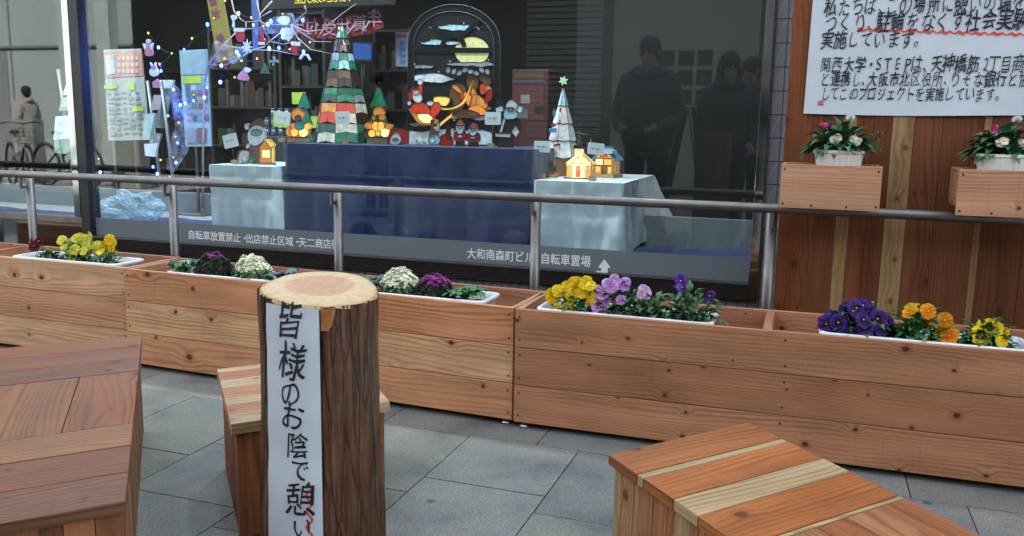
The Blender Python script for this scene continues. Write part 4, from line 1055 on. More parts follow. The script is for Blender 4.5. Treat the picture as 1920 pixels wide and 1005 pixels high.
def fig(name, label, cat, Y, base, zt, parts, o=(0, 0, 1), th=.008, group=None, came=.0016, lead=True):
    """a flat glass-work figure: pieces are outlines in photo pixels (zoomed by o) set at distance Y and stood on height zt"""
    ox, oy, s = o; cv = lambda p: (ox+p[0]/s, oy+p[1]/s)
    b = at(*cv(base), Y); dz = zt-b.z if zt is not None else 0
    t = thing(name, label, cat, (b.x, Y, b.z+dz), group); k = 0; outl = []
    for pn, pcs in parts:
        m = MB(); mats = []
        for mt, poly in pcs:
            mt = G[mt] if isinstance(mt, str) else mt
            if mt not in mats: mats.append(mt)
            pts = [at(*cv(p), Y) for p in poly]; pts = [Vector((p.x, Y-k*.0009, p.z+dz)) for p in pts]
            m.prism(pts, (0, th, 0), mats.index(mt)); outl.append(pts); k += 1
        m.build(pn, mats, t)
    if lead:
        m = MB()
        for pts in outl: m.tube([p-Vector((0, .0008, 0)) for p in pts], came, 5, closed=True)
        m.build('lead_lines', LEAD, t)
    return t
Z2 = (380, 0, 2.8725); Z3 = (740, 0, 2.8725); ZS = (380, 160, 5.91); ZT_ = (560, 60, 4.568); ZA = (760, 0, 3.59); ZR = (980, 130, 4.786); ZB = (380, 0, 5.91)
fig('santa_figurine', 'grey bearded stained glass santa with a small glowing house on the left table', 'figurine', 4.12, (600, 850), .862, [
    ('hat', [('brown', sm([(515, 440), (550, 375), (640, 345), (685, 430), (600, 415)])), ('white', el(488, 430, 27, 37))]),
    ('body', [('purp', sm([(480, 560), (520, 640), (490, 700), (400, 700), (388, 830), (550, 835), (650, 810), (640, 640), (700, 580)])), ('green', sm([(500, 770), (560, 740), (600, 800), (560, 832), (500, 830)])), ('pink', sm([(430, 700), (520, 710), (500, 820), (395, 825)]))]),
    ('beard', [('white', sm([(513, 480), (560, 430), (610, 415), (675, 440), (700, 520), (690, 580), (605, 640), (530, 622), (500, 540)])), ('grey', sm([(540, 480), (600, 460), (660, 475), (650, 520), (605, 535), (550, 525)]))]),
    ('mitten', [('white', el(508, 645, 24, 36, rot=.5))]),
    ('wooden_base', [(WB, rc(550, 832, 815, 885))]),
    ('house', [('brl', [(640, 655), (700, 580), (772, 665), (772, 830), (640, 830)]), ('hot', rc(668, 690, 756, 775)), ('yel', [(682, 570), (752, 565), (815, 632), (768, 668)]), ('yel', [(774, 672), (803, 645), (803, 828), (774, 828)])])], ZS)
fig('teddy_lamp', 'stained glass teddy bear lamp with a teal bow behind the left name card', 'lamp', 4.3, (515, 757), .986, [
    ('wooden_base', [(WB, rc(455, 730, 578, 757))]),
    ('body', [('brl', el(524, 692, 58, 42)), ('orange', el(470, 700, 22, 28)), ('oran2', el(565, 672, 20, 18)), ('orange', el(492, 670, 20, 18)), ('oran2', el(497, 703, 22, 24)), ('hot', el(545, 705, 24, 24)), ('teal', sm([(503, 652), (522, 640), (548, 652), (546, 685), (522, 692), (505, 684)]))]),
    ('head', [('brown', el(492, 582, 12, 12)), ('brown', el(543, 580, 12, 12)), ('brl', el(517, 608, 36, 36)), ('brown', el(520, 626, 18, 15))])], Z2)
fig('teddy_lamp', 'glowing orange stained glass teddy bear lamp beside the red hatted head', 'lamp', 4.3, (670, 948), .986, [
    ('wooden_base', [(WB, rc(582, 892, 764, 948))]),
    ('body', [('brl', el(690, 820, 118, 66)), ('brown', el(588, 852, 34, 46)), ('orange', el(605, 790, 40, 32)), ('brl', el(775, 795, 36, 26)), ('oran2', sm([(628, 790), (652, 755), (680, 765), (682, 830), (650, 828)])), ('oran2', sm([(684, 765), (720, 755), (738, 790), (725, 830), (688, 832)])), ('oran2', el(632, 855, 32, 32)), ('yel', el(686, 852, 26, 26)), ('hot', el(746, 850, 40, 38))]),
    ('head', [('brown', el(654, 640, 20, 20)), ('brown', el(742, 642, 20, 20)), ('brl', el(697, 672, 52, 46)), ('brown', el(690, 722, 34, 26)), ('brl', el(655, 722, 16, 22)), ('brl', el(722, 718, 28, 26))])], ZT_)
def glass_tree_flat(label, ys, px, w_, Y, zt):
    pieces = []; n = len(ys)-1
    pcs = []
    for i in range(n):
        a = w_*(.25+.75*i/n); b = w_*(.45+.55*(i+1)/n)
        pcs.append(('green', [(px-a*.35, ys[i]), (px+a*.35, ys[i]), (px+b, ys[i+1]), (px, ys[i+1]+3), (px-b, ys[i+1])]))
    fig('glass_fir_tree', label, 'tree ornament', Y, (px, ys[-1]), zt, [('foliage', pcs), ('stand', [(WB, rc(px-10, ys[-1]-1, px+10, ys[-1]+2))])], group='flat green glass firs behind the bears')
glass_tree_flat('dark green glass fir with a sharp top behind the glowing bear', [160, 198, 232, 265], 709, 26, 4.55, .986)
glass_tree_flat('dark green glass fir with ball tip rising behind the teal bow bear', [172, 200, 232, 262], 570, 20, 4.6, .986)

# cone shaped lamps built of glass facets
def cone_lamp(name, label, px, base_y, Y, zt, rings, sides, rot, cols, extra=None, zig=False):
    b = at(px, base_y, Y); c = Vector((b.x, Y, zt)); t = thing(name, label, 'lamp', tuple(c), 'cone shaped glass tree lamps'); mp = (at(px+1, base_y, Y)-b).length
    lead = MB(); mats = [G[k] for k in G]; keys = list(G)
    for ti, ((y0, r0_), (y1, r1_)) in enumerate(rings):
        m = MB(); z0, z1 = zt+(base_y-y0)*mp, zt+(base_y-y1)*mp
        for s in range(sides):
            a0, a1 = rot+6.2832*s/sides, rot+6.2832*(s+1)/sides
            def P_(a, r, z): return Vector((c.x+r*mp*math.cos(a), c.y+r*mp*math.sin(a), z))
            A, B, C_, D = P_(a0, r0_, z0), P_(a1, r0_, z0), P_(a1, r1_, z1), P_(a0, r1_, z1)
            cc = cols[ti]; k0 = keys.index(cc[s % len(cc)])
            mid = (C_+D)/2+Vector((0, 0, .012 if zig else -.008)); inn = Vector((c.x, c.y, (z0+z1)/2))
            if zig:
                k1 = keys.index(cc[(s+1) % len(cc)]); T = (A+B)/2; q1, q2 = (A+D)/2, (B+C_)/2; M_ = (A+B+C_+D)/4+Vector((0, 0, .01))
                for f_, kk in (((A, T, M_, q1), k0), ((T, B, q2, M_), k0), ((q1, M_, mid, D), k1), ((M_, q2, C_, mid), k1)):
                    m.face([m.bm.verts.new(v) for v in f_], kk)
                lead.tube([q1, M_, q2], .0012, 5); lead.tube([T, mid], .0012, 5)
            else:
                m.face([m.bm.verts.new(v) for v in (A, B, C_, mid, D)], k0)
            lead.tube([A, D], .0016, 5); lead.tube([D, mid, C_], .0016, 5); lead.tube([A, B], .0012, 5)
        m.build('tier', mats, t)
    if extra: extra(t, c, mp, P_)
    lead.build('lead_lines', LEAD, t); return t
cone_lamp('tree_lamp', 'tall green, brown and red stained glass tree lamp behind the middle name card', 644, 266, 4.42, .986,
    [((80, 4), (100, 11)), ((100, 11), (122, 17)), ((122, 17), (150, 24)), ((150, 24), (178, 32)), ((178, 32), (202, 38)), ((202, 38), (235, 44)), ((235, 44), (266, 49))], 8, .25,
    [('lblue', 'green', 'green'), ('dbr', 'purp', 'dbr'), ('green', 'grey', 'green', 'lblue'), ('brown', 'dbr', 'dbr'), ('green', 'fir', 'green', 'grey', 'fir'), ('brl', 'redl', 'cream', 'dbr', 'red'), ('fir', 'cream', 'green', 'fir', 'grey')], zig=True)
def orn(t, c, mp, P_):
    m = MB(); s6 = []
    zc = c.z+(322-155)*mp; R1, R2 = 9*mp, 4.6*mp
    for i in range(12): a = 6.2832*i/12+.26; r = R1 if i % 2 == 0 else R2; s6.append(Vector((c.x+r*math.cos(a), c.y-.004, zc+r*math.sin(a))))
    m.prism(s6, (0, .006, 0)); m.build('star', G['mint'], t)
    m = MB(); m.tube([(c.x, c.y, zc-R1), (c.x, c.y, zc-R1-.012)], .001, 5); m.build('star_stem', LEAD, t)
    def dec(nm, mt, x, y, r, pts):
        m = MB(); yy = c.y-r*mp-.006; sc = mp/4.786
        q = [Vector((c.x+(px_-352)*sc, yy, c.z+(915-py_)*sc)) for px_, py_ in pts]; m.prism(q, (0, .003, 0)); m.build(nm, G[mt], t)
    dec('candle', 'white', 0, 0, 19, rc(342, 385, 370, 445)); dec('candle_flame', 'red', 0, 0, 18, el(357, 362, 9, 20)); dec('little_tree', 'green', 0, 0, 18, [(305, 345), (322, 375), (316, 420), (296, 420), (288, 380)])
    dec('present', 'blue', 0, 0, 25, rc(275, 515, 340, 553)); dec('present_bow', 'red', 0, 0, 25, el(308, 492, 22, 14)); dec('snowman', 'white', 0, 0, 25, el(400, 525, 34, 22))
    dec('music_note', 'brown', 0, 0, 32, [(328, 650), (385, 640), (385, 700), (378, 700), (378, 660), (334, 668), (334, 720), (328, 720)]); dec('note_head', 'brown', 0, 0, 32, el(318, 722, 13, 12)); dec('bell', 'red', 0, 0, 37, el(262, 860, 24, 30))
cone_lamp('tree_lamp', 'white and pink stained glass tree lamp topped by a pale green star', 1052, 322, 4.5, .842,
    [((168, 1.5), (198, 10)), ((199, 9), (229, 19)), ((228, 17), (259, 26)), ((257, 23), (289, 33)), ((287, 30), (321, 39))], 7, .2,
    [('lblue',), ('pink', 'white', 'pink'), ('white', 'pink', 'white'), ('pink', 'pink', 'white'), ('pink', 'brown', 'pink', 'pink')], orn)

# lit church and lit cottage
LITW = gm('lit_cream', (1., .80, .42), .75); LITR = gm('lit_red', (.9, .12, .04), .5); LITO = gm('lit_amber', (.95, .45, .08), .6)
def arch(cx, z0, z1, w_, n=8):
    r = w_/2; return [(cx-r, z0), (cx+r, z0)] + [(cx+r*math.cos(a), z1-r+r*math.sin(a)) for a in [math.pi*i/n for i in range(n+1)]]
def church(px, py, Y, zt, rz):
    b = at(px, py, Y); t = thing('church_lamp', 'glowing cream stained glass church lamp with steeple on the right table', 'lamp', (b.x, Y, zt)); c = Vector((b.x, Y, zt))
    MM = Matrix.Translation(c) @ Matrix.Rotation(rz, 4, 'Z'); T = lambda *p: MM @ Vector(p)
    lead = MB()
    def plate(m, pts, off=0): m.prism([T(p[0], p[1], p[2]) for p in pts], (MM.to_3x3() @ Vector((0, .002, 0))))
    m = MB(); m.box((-.072, -.06, 0), (.072, .075, .006), 0, M=MM); m.build('base_plate', LEAD, t)
    m = MB(); W2, D2, H_ = .062, .05, .078
    m.box((-W2, -D2, .006), (W2, D2+.012, H_), 0, M=MM)
    m.prism([T(-W2, -D2, H_), T(W2, -D2, H_), T(0, -D2, H_+.048)], MM.to_3x3() @ Vector((0, .11, 0))); m.build('walls', LITW, t)
    m = MB()
    for s_ in (-1, 1): m.prism([T(0, -D2-.006, H_+.052), T(s_*(W2+.008), -D2-.006, H_-.004), T(s_*(W2+.008), -D2-.006, H_-.001), T(0, -D2-.006, H_+.057)], MM.to_3x3() @ Vector((0, .122, 0)))
    m.build('roof', gm('lit_roof', (.9, .6, .22), .4), t)
    m = MB(); m.box((-.021, -D2-.014, .078), (.021, -D2+.026, .150), 0, M=MM); m.prism([T(-.034, -D2-.02, .078), T(.034, -D2-.02, .078), T(0, -D2-.02, .108)], MM.to_3x3() @ Vector((0, .01, 0))); m.build('tower', LITW, t)
    m = MB(); m.box((-.030, -D2-.018, .006), (.030, -D2-.002, .078), 0, M=MM); m.build('porch', LITW, t)
    m = MB(); m.box((-.026, -D2-.018, .150), (.026, -D2+.030, .156), 0, M=MM)
    for i in range(5):
        x = -.026+i*.0115; m.box((x, -D2-.018, .1562), (x+.006, -D2-.013, .168), 0, M=MM); m.box((x, -D2+.024, .1562), (x+.006, -D2+.029, .168), 0, M=MM)
    m.build('parapet', LEAD, t)
    m = MB(); cc = T(0, -D2+.006, .156); m.lathe(cc, [(.016, 0), (.0015, .085), (.001, .1)], 4, smooth=False); st = m.build('steeple', gm('steeple_glass', (.05, .06, .05)), t)
    m = MB(); m.tube([cc+Vector((0, 0, .098)), cc+Vector((0, 0, .125))], .001, 5); m.tube([cc+Vector((-.012, 0, .115)), cc+Vector((.012, 0, .115))], .001, 5); m.build('cross', LEAD, t)
    for x, mt in ((-.047, LITO), (0, LITR), (.047, LITO)):
        y = -D2-.0195 if x == 0 else -D2-.0015; m = MB()
        plate(m, [(p[0], y, p[1]) for p in arch(x, .010, .066, .022)]); m.build('arched_window', mt, t)
        pts = arch(x, .010, .066, .022); lead.tube([T(p[0], y-.001, p[1]) for p in pts], .0011, 5, closed=True); lead.tube([T(x, y-.001, .010), T(x, y-.001, .066)], .0009, 4); lead.tube([T(x-.011, y-.001, .038), T(x+.011, y-.001, .038)], .0009, 4)
    for y in (-.03, -.005, .02, .045): 
        m = MB(); m.box((W2, y-.007, .012), (W2+.0015, y+.007, .068), 0, M=MM); m.build('side_window', LITO, t); lead.tube([T(W2+.001, y-.011, .006), T(W2+.001, y-.011, .078)], .0011, 5)
    for x, y in ((-W2, -D2), (W2, -D2), (W2, D2+.012)): lead.tube([T(x, y, .006), T(x, y, H_)], .0014, 5)
    for x in (-.030, .030): lead.tube([T(x, -D2-.018, .006), T(x, -D2-.018, .078)], .0012, 5)
    lead.tube([T(-W2-.008, -D2-.006, H_-.002), T(0, -D2-.006, H_+.056), T(W2+.008, -D2-.006, H_-.002)], .0016, 5); lead.tube([T(-.034, -D2-.02, .078), T(0, -D2-.021, .108), T(.034, -D2-.02, .078), T(-.034, -D2-.02, .078)], .0014, 5)
    for x in (-.021, -.007, .007, .021): lead.tube([T(x, -D2-.0145, .095), T(x, -D2-.0145, .150)], .0009, 4)
    lead.build('lead_lines', LEAD, t)
    l = bpy.data.lights.new('lamp_light', 'POINT'); l.energy = .03; l.color = (1, .65, .3); l.shadow_soft_size = .02
    o = bpy.data.objects.new('lamp_light', l); COL.objects.link(o); o.parent = t; o.location = (0, -.11, .05)
church(1087, 330, 4.28, .842, .12)
def cottage(px, py, Y, zt, rz):
    b = at(px, py, Y); c = Vector((b.x, Y, zt)); t = thing('cottage_lamp', 'glowing stained glass cottage lamp with blue roof behind the church', 'lamp', tuple(c))
    MM = Matrix.Translation(c) @ Matrix.Rotation(rz, 4, 'Z'); T = lambda *p: MM @ Vector(p); lead = MB(); V3_ = lambda *p: MM.to_3x3() @ Vector(p)
    m = MB(); m.box((-.062, -.055, 0), (.066, .055, .018), 0, M=MM); m.build('wooden_base', WB, t)
    m = MB(); m.box((-.052, -.042, .018), (.052, .042, .100), 0, M=MM); m.prism([T(-.052, -.042, .1), T(.052, -.042, .1), T(.0, -.042, .150)], V3_(0, .084, 0)); m.build('walls', gm('lit_brown', (.85, .42, .14), .28), t)
    m = MB()
    for s_ in (-1, 1): m.prism([T(0, -.052, .153), T(s_*.068, -.052, .088), T(s_*.068, -.052, .093), T(0, -.052, .160)], V3_(0, .105, 0))
    m.build('roof', gm('roof_blue', (.10, .30, .42)), t)
    m = MB(); m.prism([T(.01, -.06, .125), T(.058, -.06, .125), T(.058, -.06, .140), T(.01, -.06, .150)], V3_(0, .05, 0)); m.build('dormer', G['lblue'], t)
    for x0, x1, z0, z1, mt in ((-.044, -.016, .030, .058, LITO), (-.010, .022, .020, .058, G['brown']), (.028, .048, .026, .058, LITO), (-.044, -.004, .066, .096, LITW), (.004, .046, .066, .096, LITO), (-.02, .02, .108, .130, G['redl'])):
        m = MB(); m.box((x0, -.0445, z0), (x1, -.0425, z1), 0, M=MM); m.build('window' if mt is not G['brown'] else 'door', mt, t)
        lead.tube([T(x0, -.045, z0), T(x1, -.045, z0), T(x1, -.045, z1), T(x0, -.045, z1)], .0011, 4, closed=True)
    for z in (.018, .062, .1): lead.tube([T(-.052, -.044, z), T(.052, -.044, z)], .0016, 5)
    for x in (-.052, 0, .052): lead.tube([T(x, -.044, .018), T(x, -.044, .1)], .0015, 5)
    for y in (-.02, .005, .03): lead.tube([T(.053, y, .018), T(.053, y, .1)], .0012, 5)
    lead.build('lead_lines', LEAD, t)
    l = bpy.data.lights.new('lamp_light', 'POINT'); l.energy = .012; l.color = (1, .6, .3); l.shadow_soft_size = .02
    o = bpy.data.objects.new('lamp_light', l); COL.objects.link(o); o.parent = t; o.location = (0, -.10, .05)
cottage(1138, 322, 4.45, .842, -.25)

# arched stained glass panel
def wav(x0, x1, yt, yb, n=7, a=6, sd=0):
    r = random.Random(sd); xs_ = [x0+(x1-x0)*i/n for i in range(n+1)]
    return sm([(x, yt+r.uniform(-a, a)+(yb-yt)*.45*(abs(2*i/n-1)**3)) for i, x in enumerate(xs_)]+[(x, yb+r.uniform(-a, a)-(yb-yt)*.45*(abs(2*i/n-1)**3)) for i, x in list(enumerate(xs_))[::-1]], 3)
ac = [(22+0, 905), (22, 215)] + [(333+311*math.cos(a), 215-262*math.sin(a)) for a in [math.pi-math.pi*i/18 for i in range(1, 18)]] + [(644, 215), (644, 905)]
def halo(x0, y0, x1, y1): return rc(x0, y0, x1, y1)
arc_pts = lambda rx_, ry_, n=18: [(333+rx_*math.cos(math.pi*i/n), 215-ry_*math.sin(math.pi*i/n)) for i in range(n+1)]
outer = arc_pts(311, 262); inner = arc_pts(285, 235)
FRM = plain('panel_border', (.008, .010, .011), .8, spec=.1); SKYD = plain('panel_sky', (.010, .010, .013), .6, spec=.2)
P_ = [('backing', [(SKYD, arc_pts(285, 235)+[(48, 905), (618, 905)][0:2])])]
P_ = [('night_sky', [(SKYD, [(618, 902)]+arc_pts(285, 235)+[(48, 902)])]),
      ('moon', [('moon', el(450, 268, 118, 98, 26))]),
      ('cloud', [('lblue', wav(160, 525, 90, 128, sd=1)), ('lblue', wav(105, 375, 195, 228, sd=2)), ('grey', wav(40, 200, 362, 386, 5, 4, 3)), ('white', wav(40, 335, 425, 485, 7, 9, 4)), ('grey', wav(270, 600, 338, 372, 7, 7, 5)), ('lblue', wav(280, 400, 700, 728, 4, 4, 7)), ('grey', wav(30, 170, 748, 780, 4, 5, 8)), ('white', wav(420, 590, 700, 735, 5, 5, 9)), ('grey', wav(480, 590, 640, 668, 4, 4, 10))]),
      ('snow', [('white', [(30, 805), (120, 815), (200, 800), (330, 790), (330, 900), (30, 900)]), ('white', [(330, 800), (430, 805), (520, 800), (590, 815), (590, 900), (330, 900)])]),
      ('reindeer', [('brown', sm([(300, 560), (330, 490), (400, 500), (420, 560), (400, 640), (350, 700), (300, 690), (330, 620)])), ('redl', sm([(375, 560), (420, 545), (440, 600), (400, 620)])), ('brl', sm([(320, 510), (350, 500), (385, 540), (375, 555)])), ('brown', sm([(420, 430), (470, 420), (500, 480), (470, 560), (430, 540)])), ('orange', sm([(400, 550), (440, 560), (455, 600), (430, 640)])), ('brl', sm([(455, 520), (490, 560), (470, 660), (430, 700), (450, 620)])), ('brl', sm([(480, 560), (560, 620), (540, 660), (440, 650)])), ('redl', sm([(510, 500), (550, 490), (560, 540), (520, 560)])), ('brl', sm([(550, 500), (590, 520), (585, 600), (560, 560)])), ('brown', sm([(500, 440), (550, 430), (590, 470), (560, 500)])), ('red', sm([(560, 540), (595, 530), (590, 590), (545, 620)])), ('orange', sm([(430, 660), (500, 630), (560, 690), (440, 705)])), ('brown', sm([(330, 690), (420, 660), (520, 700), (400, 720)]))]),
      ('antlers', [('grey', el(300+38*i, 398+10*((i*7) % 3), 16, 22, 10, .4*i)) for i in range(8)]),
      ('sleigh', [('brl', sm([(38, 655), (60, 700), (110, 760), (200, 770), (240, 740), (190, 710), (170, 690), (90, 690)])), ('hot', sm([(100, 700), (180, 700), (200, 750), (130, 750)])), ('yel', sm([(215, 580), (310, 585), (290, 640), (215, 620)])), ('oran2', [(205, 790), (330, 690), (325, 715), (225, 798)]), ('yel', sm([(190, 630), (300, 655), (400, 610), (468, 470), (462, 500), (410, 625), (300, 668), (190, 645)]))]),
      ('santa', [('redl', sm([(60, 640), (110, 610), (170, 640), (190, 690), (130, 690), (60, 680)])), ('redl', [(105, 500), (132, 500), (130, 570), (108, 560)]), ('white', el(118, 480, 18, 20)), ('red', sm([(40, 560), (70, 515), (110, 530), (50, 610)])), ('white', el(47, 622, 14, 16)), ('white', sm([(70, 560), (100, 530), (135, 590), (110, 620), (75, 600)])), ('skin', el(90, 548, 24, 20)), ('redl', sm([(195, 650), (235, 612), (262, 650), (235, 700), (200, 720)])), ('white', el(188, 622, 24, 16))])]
snowy = []
pan = fig('arched_glass_panel', 'large arched stained glass panel of a santa sleigh flying past the moon', 'stained glass panel', 4.5, (333, 905), .986, P_, ZA, th=.005, came=.0014)
def arch_frame():
    f = lambda p: at(760+p[0]/3.59, p[1]/3.59, 4.5)
    base = at(760+333/3.59, 905/3.59, 4.5); dz = .986-base.z
    m = MB(); o_ = [(644, 905)]+outer+[(22, 905)]; i_ = [(600, 880)]+arc_pts(268, 215)+[(64, 880)]
    O_ = [f(p) for p in o_]; I_ = [f(p) for p in i_]
    for a, b, c, d in zip(O_, O_[1:], I_[1:], I_): m.prism([Vector((q.x, 4.494, q.z+dz)) for q in (a, b, c, d)], (0, .018, 0))
    m.prism([Vector((q.x, 4.494, q.z+dz)) for q in (f((22, 905)), f((644, 905)), f((600, 880)), f((64, 880)))], (0, .018, 0))
    m.prism([Vector((q.x, 4.493, q.z+dz)) for q in (f((30, 245)), f((630, 245)), f((630, 280)), f((30, 280)))], (0, .016, 0))
    for a in (50, 130):
        ca, sa = math.cos(rad(a)), math.sin(rad(a)); q0, q1 = (325+80*ca, 235-80*sa), (325+300*ca, 225-235*sa); nx, ny = sa*16, ca*16
        m.prism([Vector((q.x, 4.4925, q.z+dz)) for q in (f((q0[0]-nx, q0[1]-ny)), f((q1[0]-nx, q1[1]-ny)), f((q1[0]+nx, q1[1]+ny)), f((q0[0]+nx, q0[1]+ny)))], (0, .016, 0))
    ring = [(325+r*math.cos(math.pi*i/12), 240-r*math.sin(math.pi*i/12)) for r, rng in ((88, range(13)), (58, range(12, -1, -1))) for i in rng]
    m.prism([Vector((q.x, 4.492, q.z+dz)) for q in map(f, ring)], (0, .016, 0)); m.build('border', FRM, pan)
    m = MB()
    m.tube([Vector((q.x, 4.49, q.z+dz)) for q in O_], .0016, 5); m.tube([Vector((q.x, 4.49, q.z+dz)) for q in I_], .0013, 5); m.build('border_wire', plain('solder', (.22, .23, .24), .4, .8), pan)
    m = MB()
    for p in ((306, 95), (402, 82), (502, 122), (122, 218), (186, 196), (210, 228), (322, 220), (72, 360), (132, 385), (233, 410), (180, 480), (310, 340), (568, 328), (338, 735), (480, 662), (160, 428)):
        q = f(p); m.ell((q.x, 4.482, q.z+dz), .0038, nu=8, nv=6)
    m.build('glass_bead', G['white'], pan)
arch_frame()
def small_santa(label, cx, top, bot, w_, lean=0):
    h_ = bot-top
    fig('small_santa', label, 'figurine', 4.27, (cx, bot), .986, [
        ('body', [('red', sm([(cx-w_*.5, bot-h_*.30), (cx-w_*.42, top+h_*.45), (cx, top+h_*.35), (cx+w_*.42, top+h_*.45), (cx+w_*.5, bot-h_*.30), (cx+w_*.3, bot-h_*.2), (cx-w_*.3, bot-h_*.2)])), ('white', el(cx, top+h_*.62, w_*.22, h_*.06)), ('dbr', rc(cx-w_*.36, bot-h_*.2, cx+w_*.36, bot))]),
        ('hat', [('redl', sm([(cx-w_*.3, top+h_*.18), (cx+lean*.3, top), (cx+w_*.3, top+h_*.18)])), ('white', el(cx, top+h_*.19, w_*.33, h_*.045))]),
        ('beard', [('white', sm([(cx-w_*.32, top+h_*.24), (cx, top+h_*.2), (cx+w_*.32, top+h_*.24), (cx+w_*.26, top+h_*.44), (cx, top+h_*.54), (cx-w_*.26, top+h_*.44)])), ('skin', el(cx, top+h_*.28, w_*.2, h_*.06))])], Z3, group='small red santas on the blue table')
small_santa('small upright red santa in front of the sleigh panel, the taller one', 353, 622, 768, 66)
small_santa('small round red santa with pointed hat next to the name card', 424, 640, 770, 74, 10)
fig('lying_santa', 'small santa figurine lying down with his feet up in front of the panel', 'figurine', 4.28, (250, 768), .986, [
    ('body', [('red', sm([(235, 735), (265, 705), (305, 715), (308, 765), (250, 768)])), ('purp', [(190, 690), (240, 690), (235, 715), (185, 712)]), ('brown', rc(195, 625, 212, 690)), ('lblue', [(228, 640), (246, 645), (236, 690), (222, 688)])]),
    ('beard', [('lblue', el(215, 735, 32, 28)), ('white', el(205, 735, 17, 17))]), ('boot', [('dbr', [(285, 660), (302, 668), (304, 710), (276, 700)])])], Z3)
fig('santa_ornament', 'round red hatted santa ornament beside the glowing bear', 'figurine', 4.26, (1045, 770), .986, [
    ('hat', [('red', sm([(1000, 720), (1020, 685), (1060, 680), (1100, 700), (1108, 745), (1080, 766), (1000, 766)]))]), ('face', [('white', sm([(1015, 730), (1035, 705), (1060, 715), (1070, 745), (1050, 768), (1010, 762)])), ('grey', el(1040, 742, 18, 9))])], Z2)
fig('santa_ornament', 'dark brown and white waving santa silhouette at the right end of the blue table', 'figurine', 4.3, (600, 775), .986, [
    ('body', [('dbr', sm([(578, 615), (640, 610), (676, 630), (680, 690), (640, 712), (560, 708), (570, 650)])), ('dbr', el(567, 535, 16, 18)), ('dbr', sm([(555, 585), (580, 585), (590, 625), (570, 640)]))]),
    ('legs', [('dbr', rc(560, 715, 640, 775))]),
    ('fur_trim', [('white', [(543, 560), (580, 550), (586, 578), (550, 590)]), ('white', [(588, 615), (602, 615), (580, 692), (564, 692)]), ('white', [(543, 697), (625, 699), (625, 720), (545, 716)]), ('white', [(652, 658), (674, 690), (656, 718), (632, 690)])]),
    ('face', [('lblue', sm([(590, 590), (605, 558), (650, 562), (668, 592), (650, 618), (598, 620)])), ('grey', el(628, 570, 16, 10))]),
    ('hat', [('white', sm([(602, 560), (612, 526), (640, 518), (664, 545), (660, 582), (640, 560)])), ('white', el(677, 567, 17, 19))])], Z3)
# evergreen sprigs
def sprig(label, px, py, Y, zt, w_, n=70):
    b = at(px, py, Y); c = Vector((b.x, Y, zt)); m = MB()
    for q in range(n):
        p = c+Vector((random.uniform(-w_, w_), random.uniform(-.02, .02), random.uniform(.002, .02))); leaf(m, p, rnd_dir(-.1, .8), .022, .004, 0, tuple([random.uniform(.6, 1.6)]*3), .1)
    solo('evergreen_sprig', m, leafmat('sprig_green', (.05, .12, .07), (.22, .30, .20)), label, 'sprig', tuple(c), 'evergreen sprigs on the tables')
sprig('evergreen sprig lying between the santa head and the lying santa', 787, 262, 4.2, .988, .05)
sprig('evergreen sprig at the foot of the left table santa', 458, 302, 4.06, .863, .035)
sprig('evergreen sprig lying before the white tree lamp', 1032, 328, 4.2, .843, .04)
fig('bird_ornament', 'small red and green bird ornament leaning on the white tree lamp', 'ornament', 4.3, (275, 925), .842, [('body', [('green', sm([(235, 820), (290, 830), (300, 870), (260, 865)])), ('red', el(258, 803, 22, 18)), ('redl', sm([(262, 865), (300, 870), (290, 900), (265, 890)]))]), ('tail', [('orange', sm([(235, 915), (280, 890), (325, 922), (250, 926)]))])], ZR)

def name_card(px, py, w_, h_, rot, base_px, zt, Y, label):
    c = at(px, py, Y); b = at(base_px, py+10, Y); t = thing('name_card', label, 'name card', (b.x, Y, zt), 'name cards on wire holders'); k = (at(px+1, py, Y)-c).length
    RM = Matrix.Translation(c) @ Matrix.Rotation(rot, 4, 'Y')
    m = MB(); W2, H2 = w_*k/2, h_*k/2
    pts = []
    for sx_, sz_, a0 in ((1, 1, 0), (-1, 1, 90), (-1, -1, 180), (1, -1, 270)):
        for q in range(4):
            a = rad(a0+q*30); pts.append(RM @ Vector((sx_*(W2-.006)+.006*math.cos(a), 0, sz_*(H2-.006)+.006*math.sin(a))))
    m.prism(pts, (0, .0012, 0)); cd = m.build('card', CARD, t)
    m = MB(); X_ = RM.to_3x3() @ Vector((1, 0, 0)); Z__ = RM.to_3x3() @ Vector((0, 0, 1))
    lettering(m, '小西 陽子', c-X_*W2*.55-Vector((0, .001, 0)), X_, Z__, .0105, adv=W2*.27/.0105*1., offset=.02, lift=.0004); m.build('lettering', INK, cd)
    m = MB(); m.tube([(c.x, Y+.003, c.z-H2*.3), ((c.x+b.x)/2+.002, Y+.002, (c.z+zt)/2), (b.x, Y, zt+.012)], .0011, 6); m.build('wire', STEEL, t)
    bx('wooden_block', (b.x-.017, Y-.012, zt+.001), (b.x+.017, Y+.012, zt+.024), WB, t, bevel=.001)
name_card(432, 264, 27, 21, -.22, 439, .862, 4.05, 'white name card tilted left beside the small table santa')
name_card(530, 221, 28, 20, .10, 527, .986, 4.2, 'white name card on wire in front of the teal bow bear')
name_card(642, 221, 27, 21, -.05, 647, .986, 4.15, 'white name card in front of the green glass tree lamp')
name_card(924, 222, 30, 22, 0., 921, .986, 4.18, 'white name card standing before the waving santa silhouette')
name_card(1016, 275, 30, 20, 0., 1016, .842, 4.15, 'white name card at the left of the right hand table')
name_card(1117, 279, 31, 21, .08, 1112, .842, 4.12, 'white name card between the church and the cottage')

